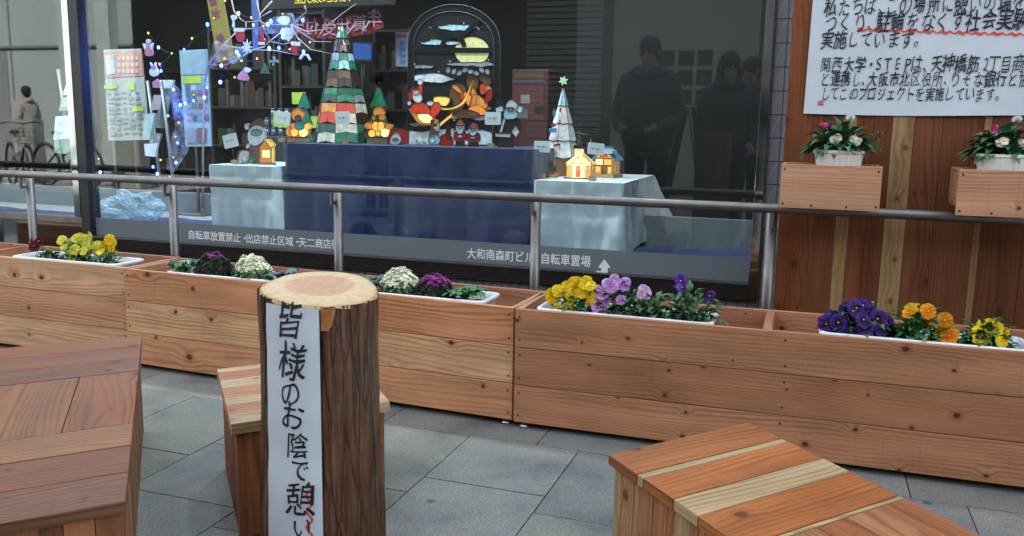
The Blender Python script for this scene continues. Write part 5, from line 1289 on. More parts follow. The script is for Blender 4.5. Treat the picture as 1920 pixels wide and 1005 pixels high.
# ---- fairy lights, branch and hanging ornaments
TWIG = plain('pale_twig', (.45, .38, .30), .8, var=.3, scale=30)
br = thing('branch_tree', 'pale bare branch tree carrying fairy lights and hanging ornaments', 'branch', tuple(at(385, 420, 4.45)))
m = MB()
paths = [[(0, 2300), (5, 1500), (20, 900), (60, 720), (70, 700), (230, 500), (350, 380)], [(320, 0), (350, 130), (430, 220), (480, 245), (630, 230)], [(480, 245), (480, 330), (380, 345)], [(350, 380), (450, 325), (580, 310)], [(770, 10), (640, 150), (630, 230)], [(760, 120), (640, 190)], [(630, 230), (700, 270), (980, 275)], [(980, 275), (1130, 190)],
         [(980, 275), (1150, 350), (1330, 330), (1537, 160), (1700, 40)], [(980, 275), (1080, 350), (1240, 460), (1430, 465)], [(980, 290), (1060, 430), (1200, 550), (1420, 595)], [(930, 310), (740, 460), (680, 520)], [(740, 460), (900, 490), (980, 470)], [(560, 550), (800, 560), (1060, 610)],
         [(680, 520), (560, 550), (450, 620), (250, 720), (60, 720)], [(630, 190), (660, 300), (750, 450)], [(600, 0), (630, 150), (640, 230)], [(1130, 60), (1150, 130), (980, 275)], [(230, 500), (340, 520), (560, 550)], [(380, 345), (230, 500)]]
for i, p in enumerate(paths):
    r0_ = .008 if i == 0 else .0045; n = len(p)
    m.tube([at(380+x/5.91, y/5.91, 4.4+.05*math.sin(i*2.1+j)) for j, (x, y) in enumerate(p)], [r0_*(1-.65*j/(n-1)) for j in range(n)], 6)
m.build('twigs', TWIG, br)
BLU = plain('blue_led', (.2, .3, 1), .3, emit=3.2, ecol=(.03, .09, 1, 1)); BLC = plain('pale_blue_led', (.5, .7, 1), .3, emit=2.2, ecol=(.12, .28, 1, 1)); AMB = plain('amber_led', (1, .6, .1), .3, emit=.7, ecol=(1, .36, .03, 1))
def light_string(label, lit, Y):
    t = thing('fairy_lights', label, 'fairy lights', tuple(at(lit[0][0], lit[0][1], Y)), 'fairy light strings in the window')
    order = lit; pts = []
    for i, (x, y, c, *k) in enumerate(lit):
        yy = Y+.04*math.sin(i*1.7); p = at(x, y, yy); pts.append(p+Vector((0, .008, .004)))
        r_ = (.0078 if c == 'b' else .0054)*(k[0] if k else 1); mb = MB(); mb.ell(p, (r_, r_, r_*1.3), nu=8, nv=6); mb.build('bulb', {'b': BLC if (i % 2) else BLU, 'a': AMB}[c], t)
    m = MB()
    for a, b in zip(pts, pts[1:]):
        if (a-b).length < .28: m.tube([a, (a+b)/2-Vector((0, 0, .012)), b], .0012, 4)
    m.build('wire', plain('light_wire', (.02, .04, .03), .5), t)
light_string('string of blue and amber lights hanging down by the black mullion', [(160, 133, 'b'), (163, 181, 'b'), (160, 217, 'b'), (165, 300, 'b', .7), (185, 298, 'a', .7), (188, 323, 'b')], 4.3)
light_string('string of blue and amber lights hanging beside the leaflet rack', [(278, 62, 'a'), (297, 89, 'b'), (322, 100, 'a', .8), (299, 120, 'a'), (302, 133, 'b'), (325, 168, 'b'), (305, 180, 'b', .7), (338, 197, 'b'), (347, 193, 'b'), (315, 217, 'b', .7), (335, 230, 'a'), (329, 256, 'a', .7), (333, 268, 'b'), (325, 295, 'a', .7), (301, 300, 'a'), (330, 305, 'b'), (287, 313, 'b'), (295, 326, 'b'), (318, 331, 'a', .7)], 4.3)
light_string('tangled blue and amber fairy lights wound through the bare branches', [(345, 93, 'b', .8), (360, 72, 'a'), (389, 46, 'b', 1.2), (401, 34, 'a', .8), (422, 1, 'a'), (447, 25, 'b', 1.2), (471, 33, 'a'), (475, 47, 'b', .8), (494, 49, 'a', .8), (502, 46, 'b', 1.2), (508, 40, 'b', 1.3), (530, 26, 'a', .7), (568, 38, 'b', 1.2), (542, 64, 'b', .9), (530, 70, 'b', 1.1), (541, 75, 'a'), (496, 74, 'a', .8), (505, 91, 'b', 1.2), (523, 90, 'b', 1.1), (543, 92, 'a', .8), (554, 100, 'b', .9), (569, 97, 'b'), (581, 79, 'a', .7), (636, 53, 'a', 1.1),
    (482, 110, 'a'), (453, 114, 'a'), (448, 104, 'b', 1.2), (444, 98, 'b', 1.2), (421, 110, 'a'), (415, 123, 'b', 1.1), (440, 145, 'a', .9), (413, 154, 'b', 1.2), (388, 164, 'b'), (383, 183, 'b', 1.1), (363, 189, 'b'), (363, 178, 'a', .6), (348, 194, 'b', 1.)], 4.36)
for i, (x, y, e) in enumerate(((446, 100, .12), (515, 60, .14), (412, 140, .08), (325, 200, .10), (350, 190, .08), (300, 125, .05), (568, 60, .05))):
    ld = bpy.data.lights.new('led_light', 'POINT'); ld.energy = e*5; ld.color = (.05, .12, 1); ld.shadow_soft_size = .012
    lo = bpy.data.objects.new('led_light', ld); COL.objects.link(lo); _p = bpy.data.objects['fairy_lights.001' if x < 380 else 'fairy_lights.002']; lo.parent = _p; lo.location = at(x, y, 4.28)-_p.location
# wisps of white fibre wound round the lights catch their blue glow
wf = NT('white_fibre'); wf.P(Base_Color=(.7, .72, .8), Roughness=1.)
_tr = wf.n('BsdfTransparent'); _tl = wf.n('BsdfTranslucent', Color=(.7, .72, .85, 1)); _a = wf.n('AddShader'); _ns = wf.n('TexNoise', Vector=wf.n('TexCoord').outputs['Object'], Scale=14., Detail=8., Roughness=.75)
_f = wf.n('MapRange', Value=_ns.outputs[0], i1=.44, i2=.75, i3=0., i4=.6)
_m1 = wf.n('MixShader', Fac=.5); wf.t.links.new(wf.b.outputs[0], _m1.inputs[1]); wf.t.links.new(_tl.outputs[0], _m1.inputs[2])
_m2 = wf.n('MixShader', Fac=_f.outputs[0]); wf.t.links.new(_tr.outputs[0], _m2.inputs[1]); wf.t.links.new(_m1.outputs[0], _m2.inputs[2]); wf.t.links.new(_m2.outputs[0], wf.out.inputs[0])
for lab, pts_, Yw, rr_ in (('white fibre wisp trailing along the hanging lights beside the leaflet rack', [(312, 150), (335, 185), (345, 230), (335, 280), (318, 320)], 4.36, .05), ('white fibre wisp tangled in the left part of the bare branches', [(395, 130), (410, 90), (440, 105), (465, 95)], 4.42, .045), ('white fibre wisp tangled in the middle of the bare branches', [(478, 60), (510, 48), (545, 40), (560, 60)], 4.42, .045)):
    m = MB(); m.tube([at(x, y, Yw) for x, y in pts_], [rr_*.3]+[rr_]*(len(pts_)-2)+[rr_*.4], 14)
    for v in m.bm.verts: v.co += Vector((noise.noise(v.co*30), noise.noise(v.co*31+Vector((5, 0, 0))), noise.noise(v.co*29+Vector((0, 7, 0)))))*.02
    solo('fibre_wisp', m, wf.m, lab, 'garland', tuple(at(*pts_[0], Yw)), 'white fibre wisps round the lights')
def hang(name, label, cat, Y, o, parts, th=.01, grp=None): return fig(name, label, cat, Y, (parts[0][1][0][1][0]), None, parts, o, th, 'ornaments hanging from the branch tree', lead=False)
RF = plain('red_felt', (.45, .02, .02), .9); WF = plain('white_felt', (.66, .70, .76), .9); PK = plain('pink_felt', (.55, .25, .3), .9); GF = plain('green_felt', (.05, .14, .09), .9)
hang('stocking', 'red stocking ornament with white top on the left branch', 'ornament', 4.3, ZB, [('sock', [(RF, sm([(368, 350), (440, 350), (455, 430), (410, 462), (372, 430)]))]), ('cuff', [(WF, rc(345, 310, 450, 350))])])
hang('stocking', 'red stocking ornament with white top near the middle of the branches', 'ornament', 4.3, ZB, [('sock', [(RF, sm([(985, 505), (1040, 510), (1040, 560), (1045, 605), (1005, 595), (978, 550)]))]), ('cuff', [(WF, [(975, 460), (1075, 465), (1070, 508), (980, 500)])])])
sf = []
for i in range(16): a = 6.2832*i/16; r = 88 if i % 2 == 0 else 38; sf.append((488+r*math.cos(a)*.72, 520+r*math.sin(a)))
hang('snowflake', 'white pointed snowflake ornament in the branches', 'ornament', 4.28, ZB, [('flake', [(WF, sf)])], .006)
hang('angel_ornament', 'small pinkish winged angel ornament at the top of the hanging lights', 'ornament', 4.3, (0, 0, 2.8725), [('dress', [(PK, sm([(785, 240), (810, 240), (822, 290), (800, 302), (780, 290)]))]), ('head', [(WF, el(797, 222, 11, 12))]), ('wing', [(WF, sm([(768, 235), (788, 240), (782, 268)])), (WF, sm([(824, 232), (808, 242), (814, 268)]))])])
hang('rabbit_ornament', 'small pale long eared animal ornament below the angel', 'ornament', 4.3, (0, 0, 2.8725), [('body', [(WF, sm([(808, 372), (845, 370), (850, 400), (825, 412), (806, 398)]))]), ('head', [(PK, el(828, 362, 15, 13))]), ('ear', [(WF, [(805, 338), (811, 336), (822, 355), (815, 358)]), (WF, [(834, 335), (840, 336), (838, 356), (831, 355)])])])
hang('house_ornament', 'small pinkish cabin ornament beside the leaflet rack', 'ornament', 4.3, (0, 0, 2.8725), [('cabin', [(PK, [(820, 440), (845, 425), (862, 445), (858, 472), (822, 472)])])])
hang('bell_ornament', 'pink dress shaped bell ornament with white bow under the branches', 'ornament', 4.3, ZB, [('bell', [(PK, sm([(430, 785), (470, 785), (505, 890), (380, 870)]))]), ('bow', [(WF, sm([(455, 770), (480, 745), (530, 775), (495, 805)]))])])
hang('bow_ornament', 'silvery green ribbon bow ornament under the branches', 'ornament', 4.3, ZB, [('ribbon', [(gm('silver_ribbon', (.25, .38, .34)), [(785, 670), (735, 665), (740, 700), (785, 680), (765, 725), (785, 728), (792, 680), (840, 695), (830, 660), (800, 665), (800, 625), (770, 625)])])])
hang('white_bow', 'white ribbon bow ornament lit by a blue bulb', 'ornament', 4.3, ZB, [('ribbon', [(WF, [(1120, 590), (1090, 600), (1065, 650), (1085, 658), (1120, 612), (1150, 620), (1180, 670), (1192, 660), (1160, 600)])])])
hang('small_tree_ornament', 'small green felt tree ornament hanging under the branches', 'ornament', 4.3, ZB, [('tree', [(GF, [(680, 700), (735, 815), (632, 815)])])])
hang('hat_ornament', 'small red cone hat ornament with white rim', 'ornament', 4.3, ZB, [('hat', [(RF, [(645, 340), (685, 465), (620, 465)])]), ('rim', [(WF, rc(618, 466, 680, 495))])])
hang('snowman_ornament', 'white capped snowman ornament in the middle of the branches', 'ornament', 4.3, ZB, [('body', [(gm('cream_felt', (.5, .5, .38)), sm([(870, 320), (985, 320), (985, 420), (930, 440), (880, 420)]))]), ('cap', [(WF, sm([(825, 220), (870, 180), (945, 190), (955, 255), (880, 270)]))])])
hang('reindeer_ornament', 'white reindeer head ornament above the left stocking', 'ornament', 4.3, ZB, [('head', [(WF, sm([(310, 180), (345, 165), (370, 200), (345, 225), (345, 300), (325, 290), (330, 240)]))])])

# ================================================================== SHOP INTERIOR
def px_panel(name, mat, quad, Y, parent, th=.01, dy=0.):
    m = MB(); m.prism([Vector((q.x, Y-dy, q.z)) for q in (at(x, y, Y) for x, y in quad)], (0, th, 0)); return m.build(name, mat, parent)
def C_(name, c, e=0., rough=.6): return plain('print_'+name, c, rough, emit=e, var=.12, scale=20)
PKH = C_('pink', (.62, .30, .24)); GRYP = C_('grey', (.45, .47, .45)); LIME = C_('lime', (.45, .62, .06)); PALE = C_('pale', (.55, .6, .6)); MIDB = C_('midblue', (.12, .2, .42)); DKG = C_('darkprint', (.12, .13, .14)); YLW = C_('yellowprint', (.75, .55, .04)); REDP = C_('redprint', (.38, .02, .03)); AQUA = C_('aqua', (.35, .52, .52))
# poster board
t = thing('poster_board', 'pale poster board with pink heading and lime stickers at the left', 'poster', tuple(at(235, 330, 4.95)))
Y = 4.95
px_panel('board', GRYP, [(194, 93), (264, 91), (281, 262), (203, 264)], Y, t)
px_panel('heading', PKH, [(195, 98), (265, 95), (270, 142), (199, 146)], Y, t, .004, .005)
px_panel('picture', PALE, [(198, 104), (214, 102), (218, 138), (202, 141)], Y, t, .003, .009)
for q in ([(197, 160), (221, 158), (221, 166), (197, 167)], [(242, 154), (252, 154), (253, 168), (243, 169)], [(249, 200), (270, 199), (271, 208), (249, 209)]): px_panel('sticker', LIME, q, Y, t, .003, .009)
m = MB(); rr = random.Random(3)
for i in range(9):
    for j in range(5):
        x, y = 202+j*13+i*.8, 172+i*9.5
        q = [at(*p, Y) for p in rc(x, y, x+rr.uniform(5, 11), y+rr.uniform(2.5, 6))]; m.prism([Vector((v.x, Y-.007, v.z)) for v in q], (0, .003, 0))
m.build('small_pictures', C_('soft', (.30, .31, .31)), t)
m = MB()
for i in range(3):
    for j in range(5):
        x, y = 222+j*8.2, 106+i*12; q = [at(*p, Y) for p in rc(x, y, x+6, y+7)]; m.prism([Vector((v.x, Y-.0095, v.z)) for v in q], (0, .003, 0))
m.build('heading_blocks', C_('peach', (.68, .5, .42)), t)
m = MB(); b = at(232, 262, Y+.02)
for x in (b.x-.09, b.x+.1): m.tube([(x, Y+.02, .486), (x, Y+.02, b.z+.35)], .009, 8)
m.build('stand', STEEL, t)
# postcard stand
Y = 4.7; t = thing('postcard_stand', 'tall pale postcard display panel with lime heading beside the branch tree', 'display stand', tuple(at(365, 330, Y)))
px_panel('panel', AQUA, [(336, 95), (388, 92), (396, 274), (348, 275)], Y, t)
px_panel('header', LIME, [(344, 143), (378, 142), (379, 156), (345, 157)], Y, t, .003, .006)
px_panel('upper_sheet', C_('sheet', (.30, .44, .44)), [(338, 98), (386, 95), (388, 139), (340, 140)], Y, t, .003, .005)
rr = random.Random(8); mats = [C_('card%d' % i, c) for i, c in enumerate(((.25, .12, .12), (.1, .16, .3), (.55, .55, .5), (.3, .34, .36), (.5, .3, .2), (.12, .22, .16)))]
m = MB()
for i in range(6):
    for j in range(4):
        x, y = 348+j*11+i*.6, 160+i*11.5; q = [at(*p, Y) for p in rc(x, y, x+8.5, y+9)]; m.prism([Vector((v.x, Y-.005, v.z)) for v in q], (0, .003, 0), rr.randrange(6))
for x, y in ((351, 241), (371, 240)): q = [at(*p, Y) for p in rc(x, y, x+17, y+27)]; m.prism([Vector((v.x, Y-.006, v.z)) for v in q], (0, .003, 0), rr.choice((0, 3)))
m.build('postcards', mats, t)
m = MB(); b = at(368, 275, Y+.02); m.tube([(b.x, Y+.02, .486), (b.x, Y+.02, b.z+.4)], .01, 8); m.box((b.x-.12, Y-.1, .486), (b.x+.12, Y+.1, .496)); m.build('stand', STEEL, t)
# leaflet racks
def rack(label, quad_top, steps, Y):
    t = thing('leaflet_rack', label, 'leaflet rack', tuple(at(steps[0][0][0][0], 330, Y)), 'leaflet racks at the left')
    for i, (q, mt) in enumerate(steps): px_panel('tray' if i % 2 else 'leaflets', mt, q, Y+.03*i, t, .02)
    b = at(steps[0][0][3][0], steps[0][0][3][1], Y)
    m = MB(); x0 = at(steps[0][0][0][0], 250, Y).x; x1 = at(steps[0][0][1][0], 250, Y).x
    for x in (x0, x1): m.tube([(x, Y+.2, .06), (x, Y+.06, b.z+.5)], .012, 8)
    m.build('frame', plain('rack_steel', (.3, .32, .33), .4, .7), t)
WL = C_('white_leaflet', (.8, .86, .88)); GL = C_('green_leaflet', (.3, .5, .38))
rack('slanted leaflet rack with rows of small picture leaflets', 0, [([(270, 270), (295, 268), (290, 294), (272, 292)], WL), ([(272, 214), (290, 212), (280, 262), (266, 262)], C_('lf1', (.5, .62, .62))), ([(288, 178), (304, 178), (300, 205), (282, 207)], C_('lf2', (.4, .36, .4))), ([(300, 150), (325, 150), (322, 165), (300, 166)], WL), ([(306, 166), (322, 166), (305, 240), (288, 240)], C_('lf3', (.36, .42, .42))), ([(283, 250), (302, 250), (296, 268), (280, 268)], C_('lf4', (.55, .6, .62)))], 4.75)
rack('big white leaflet stand with blue and yellow rows behind the left pane', 0, [([(104, 218), (146, 216), (142, 258), (100, 262)], WL), ([(124, 158), (144, 158), (147, 176), (117, 178)], WL), ([(116, 182), (145, 180), (147, 206), (110, 208)], C_('lf5', (.35, .45, .62))), ([(102, 262), (140, 258), (136, 290), (101, 286)], GL)], 4.85)
px_panel('yellow_rows', C_('lf6', (.6, .62, .25)), [(119, 184), (143, 183), (143, 200), (115, 201)], 4.85, t := bpy.data.objects['leaflet_rack.001'], .006, .01)
# vertical banners
def vbanner(label, quad, mat, Y, txt=None, tm=None, org=None, size=.1, slant=None):
    t = thing('vertical_banner', label, 'banner', tuple(at(quad[0][0], quad[0][1], Y)), 'vertical banners'); px_panel('cloth', mat, quad, Y, t, .004)
    if txt:
        m = MB(); a = at(*org, Y); d = slant or Vector((0, 0, 1)); X_ = Vector((d.z, 0, -d.x))
        lettering(m, txt, (a.x, Y-.004, a.z), X_, d, size, vertical=True, adv=1.25, offset=.03, lift=.001); m.build('lettering', tm, t)
d_ = (at(386, 0, 4.6)-at(410, 120, 4.6)); d_.y = 0; d_.normalize()
vbanner('yellow new year card banner with dark pink writing at the left', [(378, -60), (408, -60), (440, 108), (408, 118)], C_('banner_yellow', (.26, .20, .03)), 4.6, '年賀状 受付中', C_('banner_pink', (.22, .03, .10)), (395, -22), .062, d_)
vbanner('narrow blue banner hanging behind the branches', [(470, -30), (486, -30), (484, 90), (474, 92)], C_('banner_blue', (.06, .12, .35)), 4.9)
Y = 5.9; t = thing('sales_banner', 'red new year card banner seen reversed above the tree lamp', 'banner', tuple(at(640, 45, Y)))
m = MB(); A_, B_ = at(548, 30, Y), at(720, 24, Y)
def bnf(u, v):
    x = A_.x+(B_.x-A_.x)*u; z = A_.z+.03-.10*math.sin(u*3.14)*.6-(v)*.155+.02*u; return Vector((x, Y+.03*math.sin(u*25), z))
m.grid(bnf, 60, 6); m.build('cloth', REDP, t)
m = MB(); k = .60/1
for i, ch in enumerate('中付受状賀年'):
    u = (.09, .25, .44, .60, .77, .93)[i]; c = bnf(u, .5); lettering(m, ch, (c.x, Y-.04, c.z), (1, 0, 0), (0, 0, 1), .13, offset=.02, mirror=True, lift=.001)
m.build('lettering', C_('pale_pink', (.5, .32, .36)), t)
m = MB()
for u in (.30, .62, .78): a, b = bnf(u, 1), bnf(u+.11, .55); m.tube([a+Vector((0, -.05, 0)), b+Vector((0, -.05, 0))], .006, 6)
m.build('fold_glint', WHITE, t)  # sheen on the banner's folds, put in as white rods
Y = 5.7; t = thing('hanging_sign', 'long black hanging sign with yellow reversed lettering at the top', 'sign', tuple(at(600, -20, Y)))
px_panel('board', BLACK, [(490, -70), (740, -75), (740, 8), (492, 18)], Y, t, .03)
m = MB(); a = at(560, -2, Y)
for i, ch in enumerate('堂光東のビえん'): lettering(m, ch, (a.x+i*.066, Y-.004, a.z), (1, 0, 0), (0, 0, 1), .076, offset=.02, mirror=True, lift=.001)
m.build('lettering', C_('sign_yellow', (.75, .6, .04), .15), t)
# shelving with goods
def shelf_unit(label, x0, x1, y, z1, nsh, seed, cols, dark=1.):
    t = thing('shelf_unit', label, 'shelves', ((x0+x1)/2, y, .051), 'tall shelves in the shop'); r = random.Random(seed)
    m = MB()
    for x in (x0, x1-.03): m.box((x, y, .051), (x+.03, y+.3, z1))
    m.box((x0+.03, y+.28, .051), (x1-.03, y+.3, z1))
    for i in range(nsh+1): z = .12+(z1-.15)*i/nsh; m.box((x0+.031, y, z-.012), (x1-.031, y+.279, z+.01))
    m.build('cabinet', plain('shelf_dark_wood', (.03, .025, .022), .5), t)
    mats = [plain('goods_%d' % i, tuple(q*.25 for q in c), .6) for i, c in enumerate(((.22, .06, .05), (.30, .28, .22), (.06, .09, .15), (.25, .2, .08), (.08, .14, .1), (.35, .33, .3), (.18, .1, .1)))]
    for i in range(nsh):
        z = .12+(z1-.15)*i/nsh+.0105; x = x0+.04; m = MB()
        while x < x1-.08:
            w_ = r.uniform(.02, .09); h_ = min((z1-.15)/nsh-.05, r.uniform(.1, .26))
            if r.random() > .12: m.box((x, y+.02+r.uniform(0, .04), z), (x+w_-.003, y+.2, z+h_), r.randrange(7))
            x += w_
        m.build('row_of_goods', mats, t)
def sx(px, Y): return at(px, 240, Y).x
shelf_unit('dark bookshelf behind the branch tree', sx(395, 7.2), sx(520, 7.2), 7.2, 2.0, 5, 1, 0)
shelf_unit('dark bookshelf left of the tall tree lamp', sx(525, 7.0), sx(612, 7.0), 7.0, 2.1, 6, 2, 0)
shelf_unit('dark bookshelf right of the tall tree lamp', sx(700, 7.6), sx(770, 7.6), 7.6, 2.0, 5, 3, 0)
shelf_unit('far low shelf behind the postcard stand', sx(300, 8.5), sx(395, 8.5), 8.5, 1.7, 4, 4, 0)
# monitor, wall notices, counter goods
Y = 6.8; t = thing('monitor', 'blue lit monitor above the counter', 'monitor', tuple(at(680, 110, Y))); px_panel('casing', BLACK, [(660, 78), (700, 80), (699, 116), (661, 115)], Y, t, .04); px_panel('screen', C_('screen_blue', (.02, .1, .4), .12), [(663, 81), (697, 83), (696, 112), (664, 111)], Y, t, .003, .004)
m = MB(); b = at(680, 115, Y+.02); m.tube([(b.x, Y+.02, 1.1), (b.x, Y+.02, b.z+.02)], .015, 8); m.build('stand', BLACK, t)
Y = 6.2; t = thing('wall_sign', 'tall narrow white sign with a red top and four blue squares', 'sign', tuple(at(753, 120, Y))); px_panel('board', C_('signboard', (.34, .42, .44)), [(741, 60), (766, 61), (765, 125), (742, 124)], Y, t)
for i in range(4): px_panel('square', MIDB, rc(750, 76+i*12, 760, 85+i*12), Y, t, .003, .004)
px_panel('top_stripe', C_('sign_red', (.45, .08, .08)), rc(743, 64, 763, 71), Y, t, .003, .004)
for i, (q, mt, lb) in enumerate((([(547, 173), (573, 173), (572, 196), (548, 195)], LIME, 'lime green price card standing above the teal bow bear'), ([(513, 208), (545, 212), (543, 240), (512, 237)], LIME, 'lime green price card behind the left name card'), ([(583, 218), (595, 218), (595, 240), (583, 240)], LIME, 'narrow lime green price card right of the teal bow bear'))):
    b = at((q[0][0]+q[1][0])/2, q[2][1], 5.0); t = thing('price_card', lb, 'price card', tuple(b), 'lime green price cards'); px_panel('card', mt, q, 5.0, t, .003)
    m = MB(); m.tube([(b.x, 5.012, .06), (b.x, 5.012, b.z+.03)], .004, 6); m.build('stick', BLACK, t)
Y = 5.3
for i, px in enumerate((501, 513, 526, 539)):
    c = at(px, 232, Y); t = thing('jar_tower', ['first', 'second', 'third', 'fourth'][i]+' stack of silvery jars from the left behind the teal bow bear', 'jars', (c.x, Y, 1.0), 'stacked jars on the counter')
    for k_ in range(3 if i else 2):
        m = MB(); m.lathe((c.x, Y, 1.0+k_*.065), [(.018, 0), (.02, .01), (.02, .045), (.012, .05), (.019, .052), (.019, .062), (0, .063)], 16); m.build('jar', plain('jar_grey', (.16, .2, .24), .25, .5), t)
m = MB(); m.box((sx(480, 5.2), 5.2, .06), (sx(760, 5.2), 5.6, .999)); solo('counter', m, plain('counter_dark', (.05, .05, .055), .4), 'long dark shop counter behind the blue table', 'counter', (sx(600, 5.2), 5.3, .06), bevel=.005)
# red capsule machine, its picture left out
Y = 5.6; t = thing('vending_machine', 'red toy vending machine with an orange panel behind the waving santa', 'vending machine', tuple(at(993, 330, Y)))
x0, x1 = sx(958, Y), sx(1027, Y); zt_ = at(990, 130, Y).z
bx('cabinet', (x0, Y, .06), (x1, Y+.4, zt_), C_('machine_red', (.07, .008, .007)), t, bevel=.01)
px_panel('header_panel', C_('machine_amber', (.12, .04, .01)), rc(965, 136, 1020, 146), Y, t, .003, .004); px_panel('header_stripe', C_('machine_lilac', (.07, .05, .07)), rc(962, 149, 1022, 156), Y, t, .003, .004)
px_panel('front_panel', C_('machine_front', (.11, .018, .007)), rc(965, 160, 1020, 226), Y, t, .003, .004); px_panel('sheet', C_('machine_sheet', (.25, .24, .22)), rc(977, 178, 994, 194), Y, t, .003, .008); px_panel('coin_plate', BLACK, rc(1003, 198, 1019, 212), Y, t, .003, .008); px_panel('delivery_hatch', DKG, rc(970, 205, 990, 222), Y, t, .003, .008)

# ================================================================== ACROSS THE GLASS: people, log, sign and bicycles seen as reflections
def skinned(name, verts, edges, radii, mat, parent, sub=2, root=0):
    me = bpy.data.meshes.new('sk'); me.from_pydata([Vector(v)-Vector(parent['_o']) for v in verts], edges, []); o = bpy.data.objects.new('sk', me); COL.objects.link(o)
    o.modifiers.new('s', 'SKIN'); sv = me.skin_vertices[0].data
    for i, r in enumerate(radii): sv[i].radius = r if isinstance(r, tuple) else (r, r); sv[i].use_root = (i == root)
    s_ = o.modifiers.new('u', 'SUBSURF'); s_.levels = sub; s_.render_levels = sub
    bpy.context.view_layer.update(); dg = bpy.context.evaluated_depsgraph_get(); r = bpy.data.meshes.new_from_object(o.evaluated_get(dg)); bpy.data.objects.remove(o)
    r.materials.clear(); r.materials.append(mat); r.polygons.foreach_set('use_smooth', [True]*len(r.polygons))
    q = bpy.data.objects.new(name, r); COL.objects.link(q); q.parent = parent; return q
SKIN = plain('skin_tone', (.42, .24, .17), .5, var=.06); HAIR = plain('dark_hair', (.012, .010, .010), .5)
def person(x, y, h, rz, label, coat, trousers, longhair=False, arm=0., group='people standing behind the camera', bulk=1.):
    t = thing('person', label, 'person', (x, y, 0), group); s = h/1.75; MM = Matrix.Translation((x, y, 0)) @ Matrix.Rotation(rz, 4, 'Z') @ Matrix.Scale(s, 4)
    def T(L): return [MM @ Vector(p) for p in L]
    # joints; the figure faces +Y
    hz = 1.30
    base = [(0, 0, .95), (0, 0, 1.12), (0, .0, 1.32), (0, .01, 1.47), (0, .015, 1.56), (0, .03, 1.66)]
    legs = lambda sg: [(sg*.09, 0, .90), (sg*.10, .01, .50), (sg*.10, -.02, .09), (sg*.11, .11, .035)]
    hand = (.20-.10*arm, .10+.22*arm, .86+.30*arm)
    arms = lambda sg: [(sg*.17, 0, 1.42), (sg*.24, -.03+.02*arm, 1.14), (sg*hand[0], hand[1], hand[2]), (sg*(hand[0]-.02*arm), hand[1]+.05, hand[2]+.0)]
    V, E_, Rr_ = list(base), [(0, 1), (1, 2), (2, 3), (3, 4), (4, 5)], [.13*s, .13*s, .14*s, .05*s, .06*s, .075*s]
    for sg in (-1, 1):
        n = len(V); V += legs(sg); E_ += [(0, n), (n, n+1), (n+1, n+2), (n+2, n+3)]; Rr_ += [.08*s, .055*s, .04*s, .035*s]
    for sg in (-1, 1):
        n = len(V); V += arms(sg); E_ += [(2, n), (n, n+1), (n+1, n+2), (n+2, n+3)]; Rr_ += [.055*s, .042*s, .03*s, .026*s]
    body = skinned('body', T(V), E_, Rr_, SKIN, t)
    # fingers, nose, ears
    for sg in (-1, 1):
        hb = Vector(arms(sg)[3]); m = MB()
        for f in range(4): p = hb+Vector((sg*(.018-.012*f)*1., .02, .012*0)); m.tube([MM @ p, MM @ (p+Vector((0, .035+.006*(f in (1, 2)), -.012))), MM @ (p+Vector((-sg*.01, .05+.006*(f in (1, 2)), -.035)))], .0085*s, 8)
        p = hb+Vector((-sg*.028, -.005, 0)); m.tube([MM @ p, MM @ (p+Vector((-sg*.02, .03, -.01)))], .0095*s, 8); m.build('fingers', SKIN, t)
    m = MB(); m.ell(MM @ Vector((0, .115, 1.645)), (.012*s, .016*s, .02*s)); 
    for sg in (-1, 1): m.ell(MM @ Vector((sg*.078, .03, 1.65)), (.01*s, .018*s, .028*s))
    m.build('nose_and_ears', SKIN, t)
    b = bulk
    V = [(0, .0, .86), (0, .0, 1.02), (0, .0, 1.2), (0, .0, 1.38), (0, .01, 1.46)]; E2 = [(i, i+1) for i in range(4)]; R2 = [(.19*s*b, .15*s*b), (.185*s*b, .15*s*b), (.19*s*b, .15*s*b), (.16*s*b, .12*s*b), (.085*s*b, .085*s*b)]
    for sg in (-1, 1):
        n = len(V); a = arms(sg); V += a[:3]; E2 += [(3, n), (n, n+1), (n+1, n+2)]; R2 += [.085*s*b, .068*s*b, .05*s*b]
    skinned('coat', T(V), E2, R2, coat, t)
    m = MB(); m.tube([MM @ Vector((.105*math.cos(a), .0+.095*math.sin(a), 1.485+.02*math.sin(a*3))) for a in [6.2832*i/18 for i in range(18)]], .042*s*b, 8, closed=True); m.build('collar', coat, t)
    for sg in (-1, 1): L = legs(sg); skinned('trouser_leg', T([(sg*.08, 0, .93)]+L[:3]), [(0, 1), (1, 2), (2, 3)], [.1*s, .095*s, .075*s, .06*s], trousers, t)
    for sg in (-1, 1): m = MB(); c = MM @ Vector((sg*.105, .05, .045)); m.ell(c, (.05*s, .13*s, .045*s), M=Matrix.Rotation(rz, 3, 'Z')); m.build('shoe', BLACK, t)
    m = MB(); RZ_ = Matrix.Rotation(rz, 3, 'Z')
    m.ell(MM @ Vector((0, .0, 1.705)), (.086*s, .098*s, .085*s), M=RZ_); m.ell(MM @ Vector((0, -.025, 1.65)), (.082*s, .075*s, .10*s), M=RZ_)
    if longhair:
        m.ell(MM @ Vector((0, -.035, 1.56)), (.10*s, .075*s, .2*s), M=RZ_)
        for sg in (-1, 1): m.ell(MM @ Vector((sg*.085, .0, 1.56)), (.03*s, .05*s, .17*s), M=RZ_)
    m.build('hair', HAIR, t); return t
DKC = plain('dark_down_coat', (.012, .014, .02), .5, var=.3, scale=10); DKC2 = plain('dark_blue_coat', (.016, .02, .032), .7); DKC3 = plain('grey_coat', (.06, .065, .07), .8); JEAN = plain('dark_trousers', (.015, .018, .025), .8)
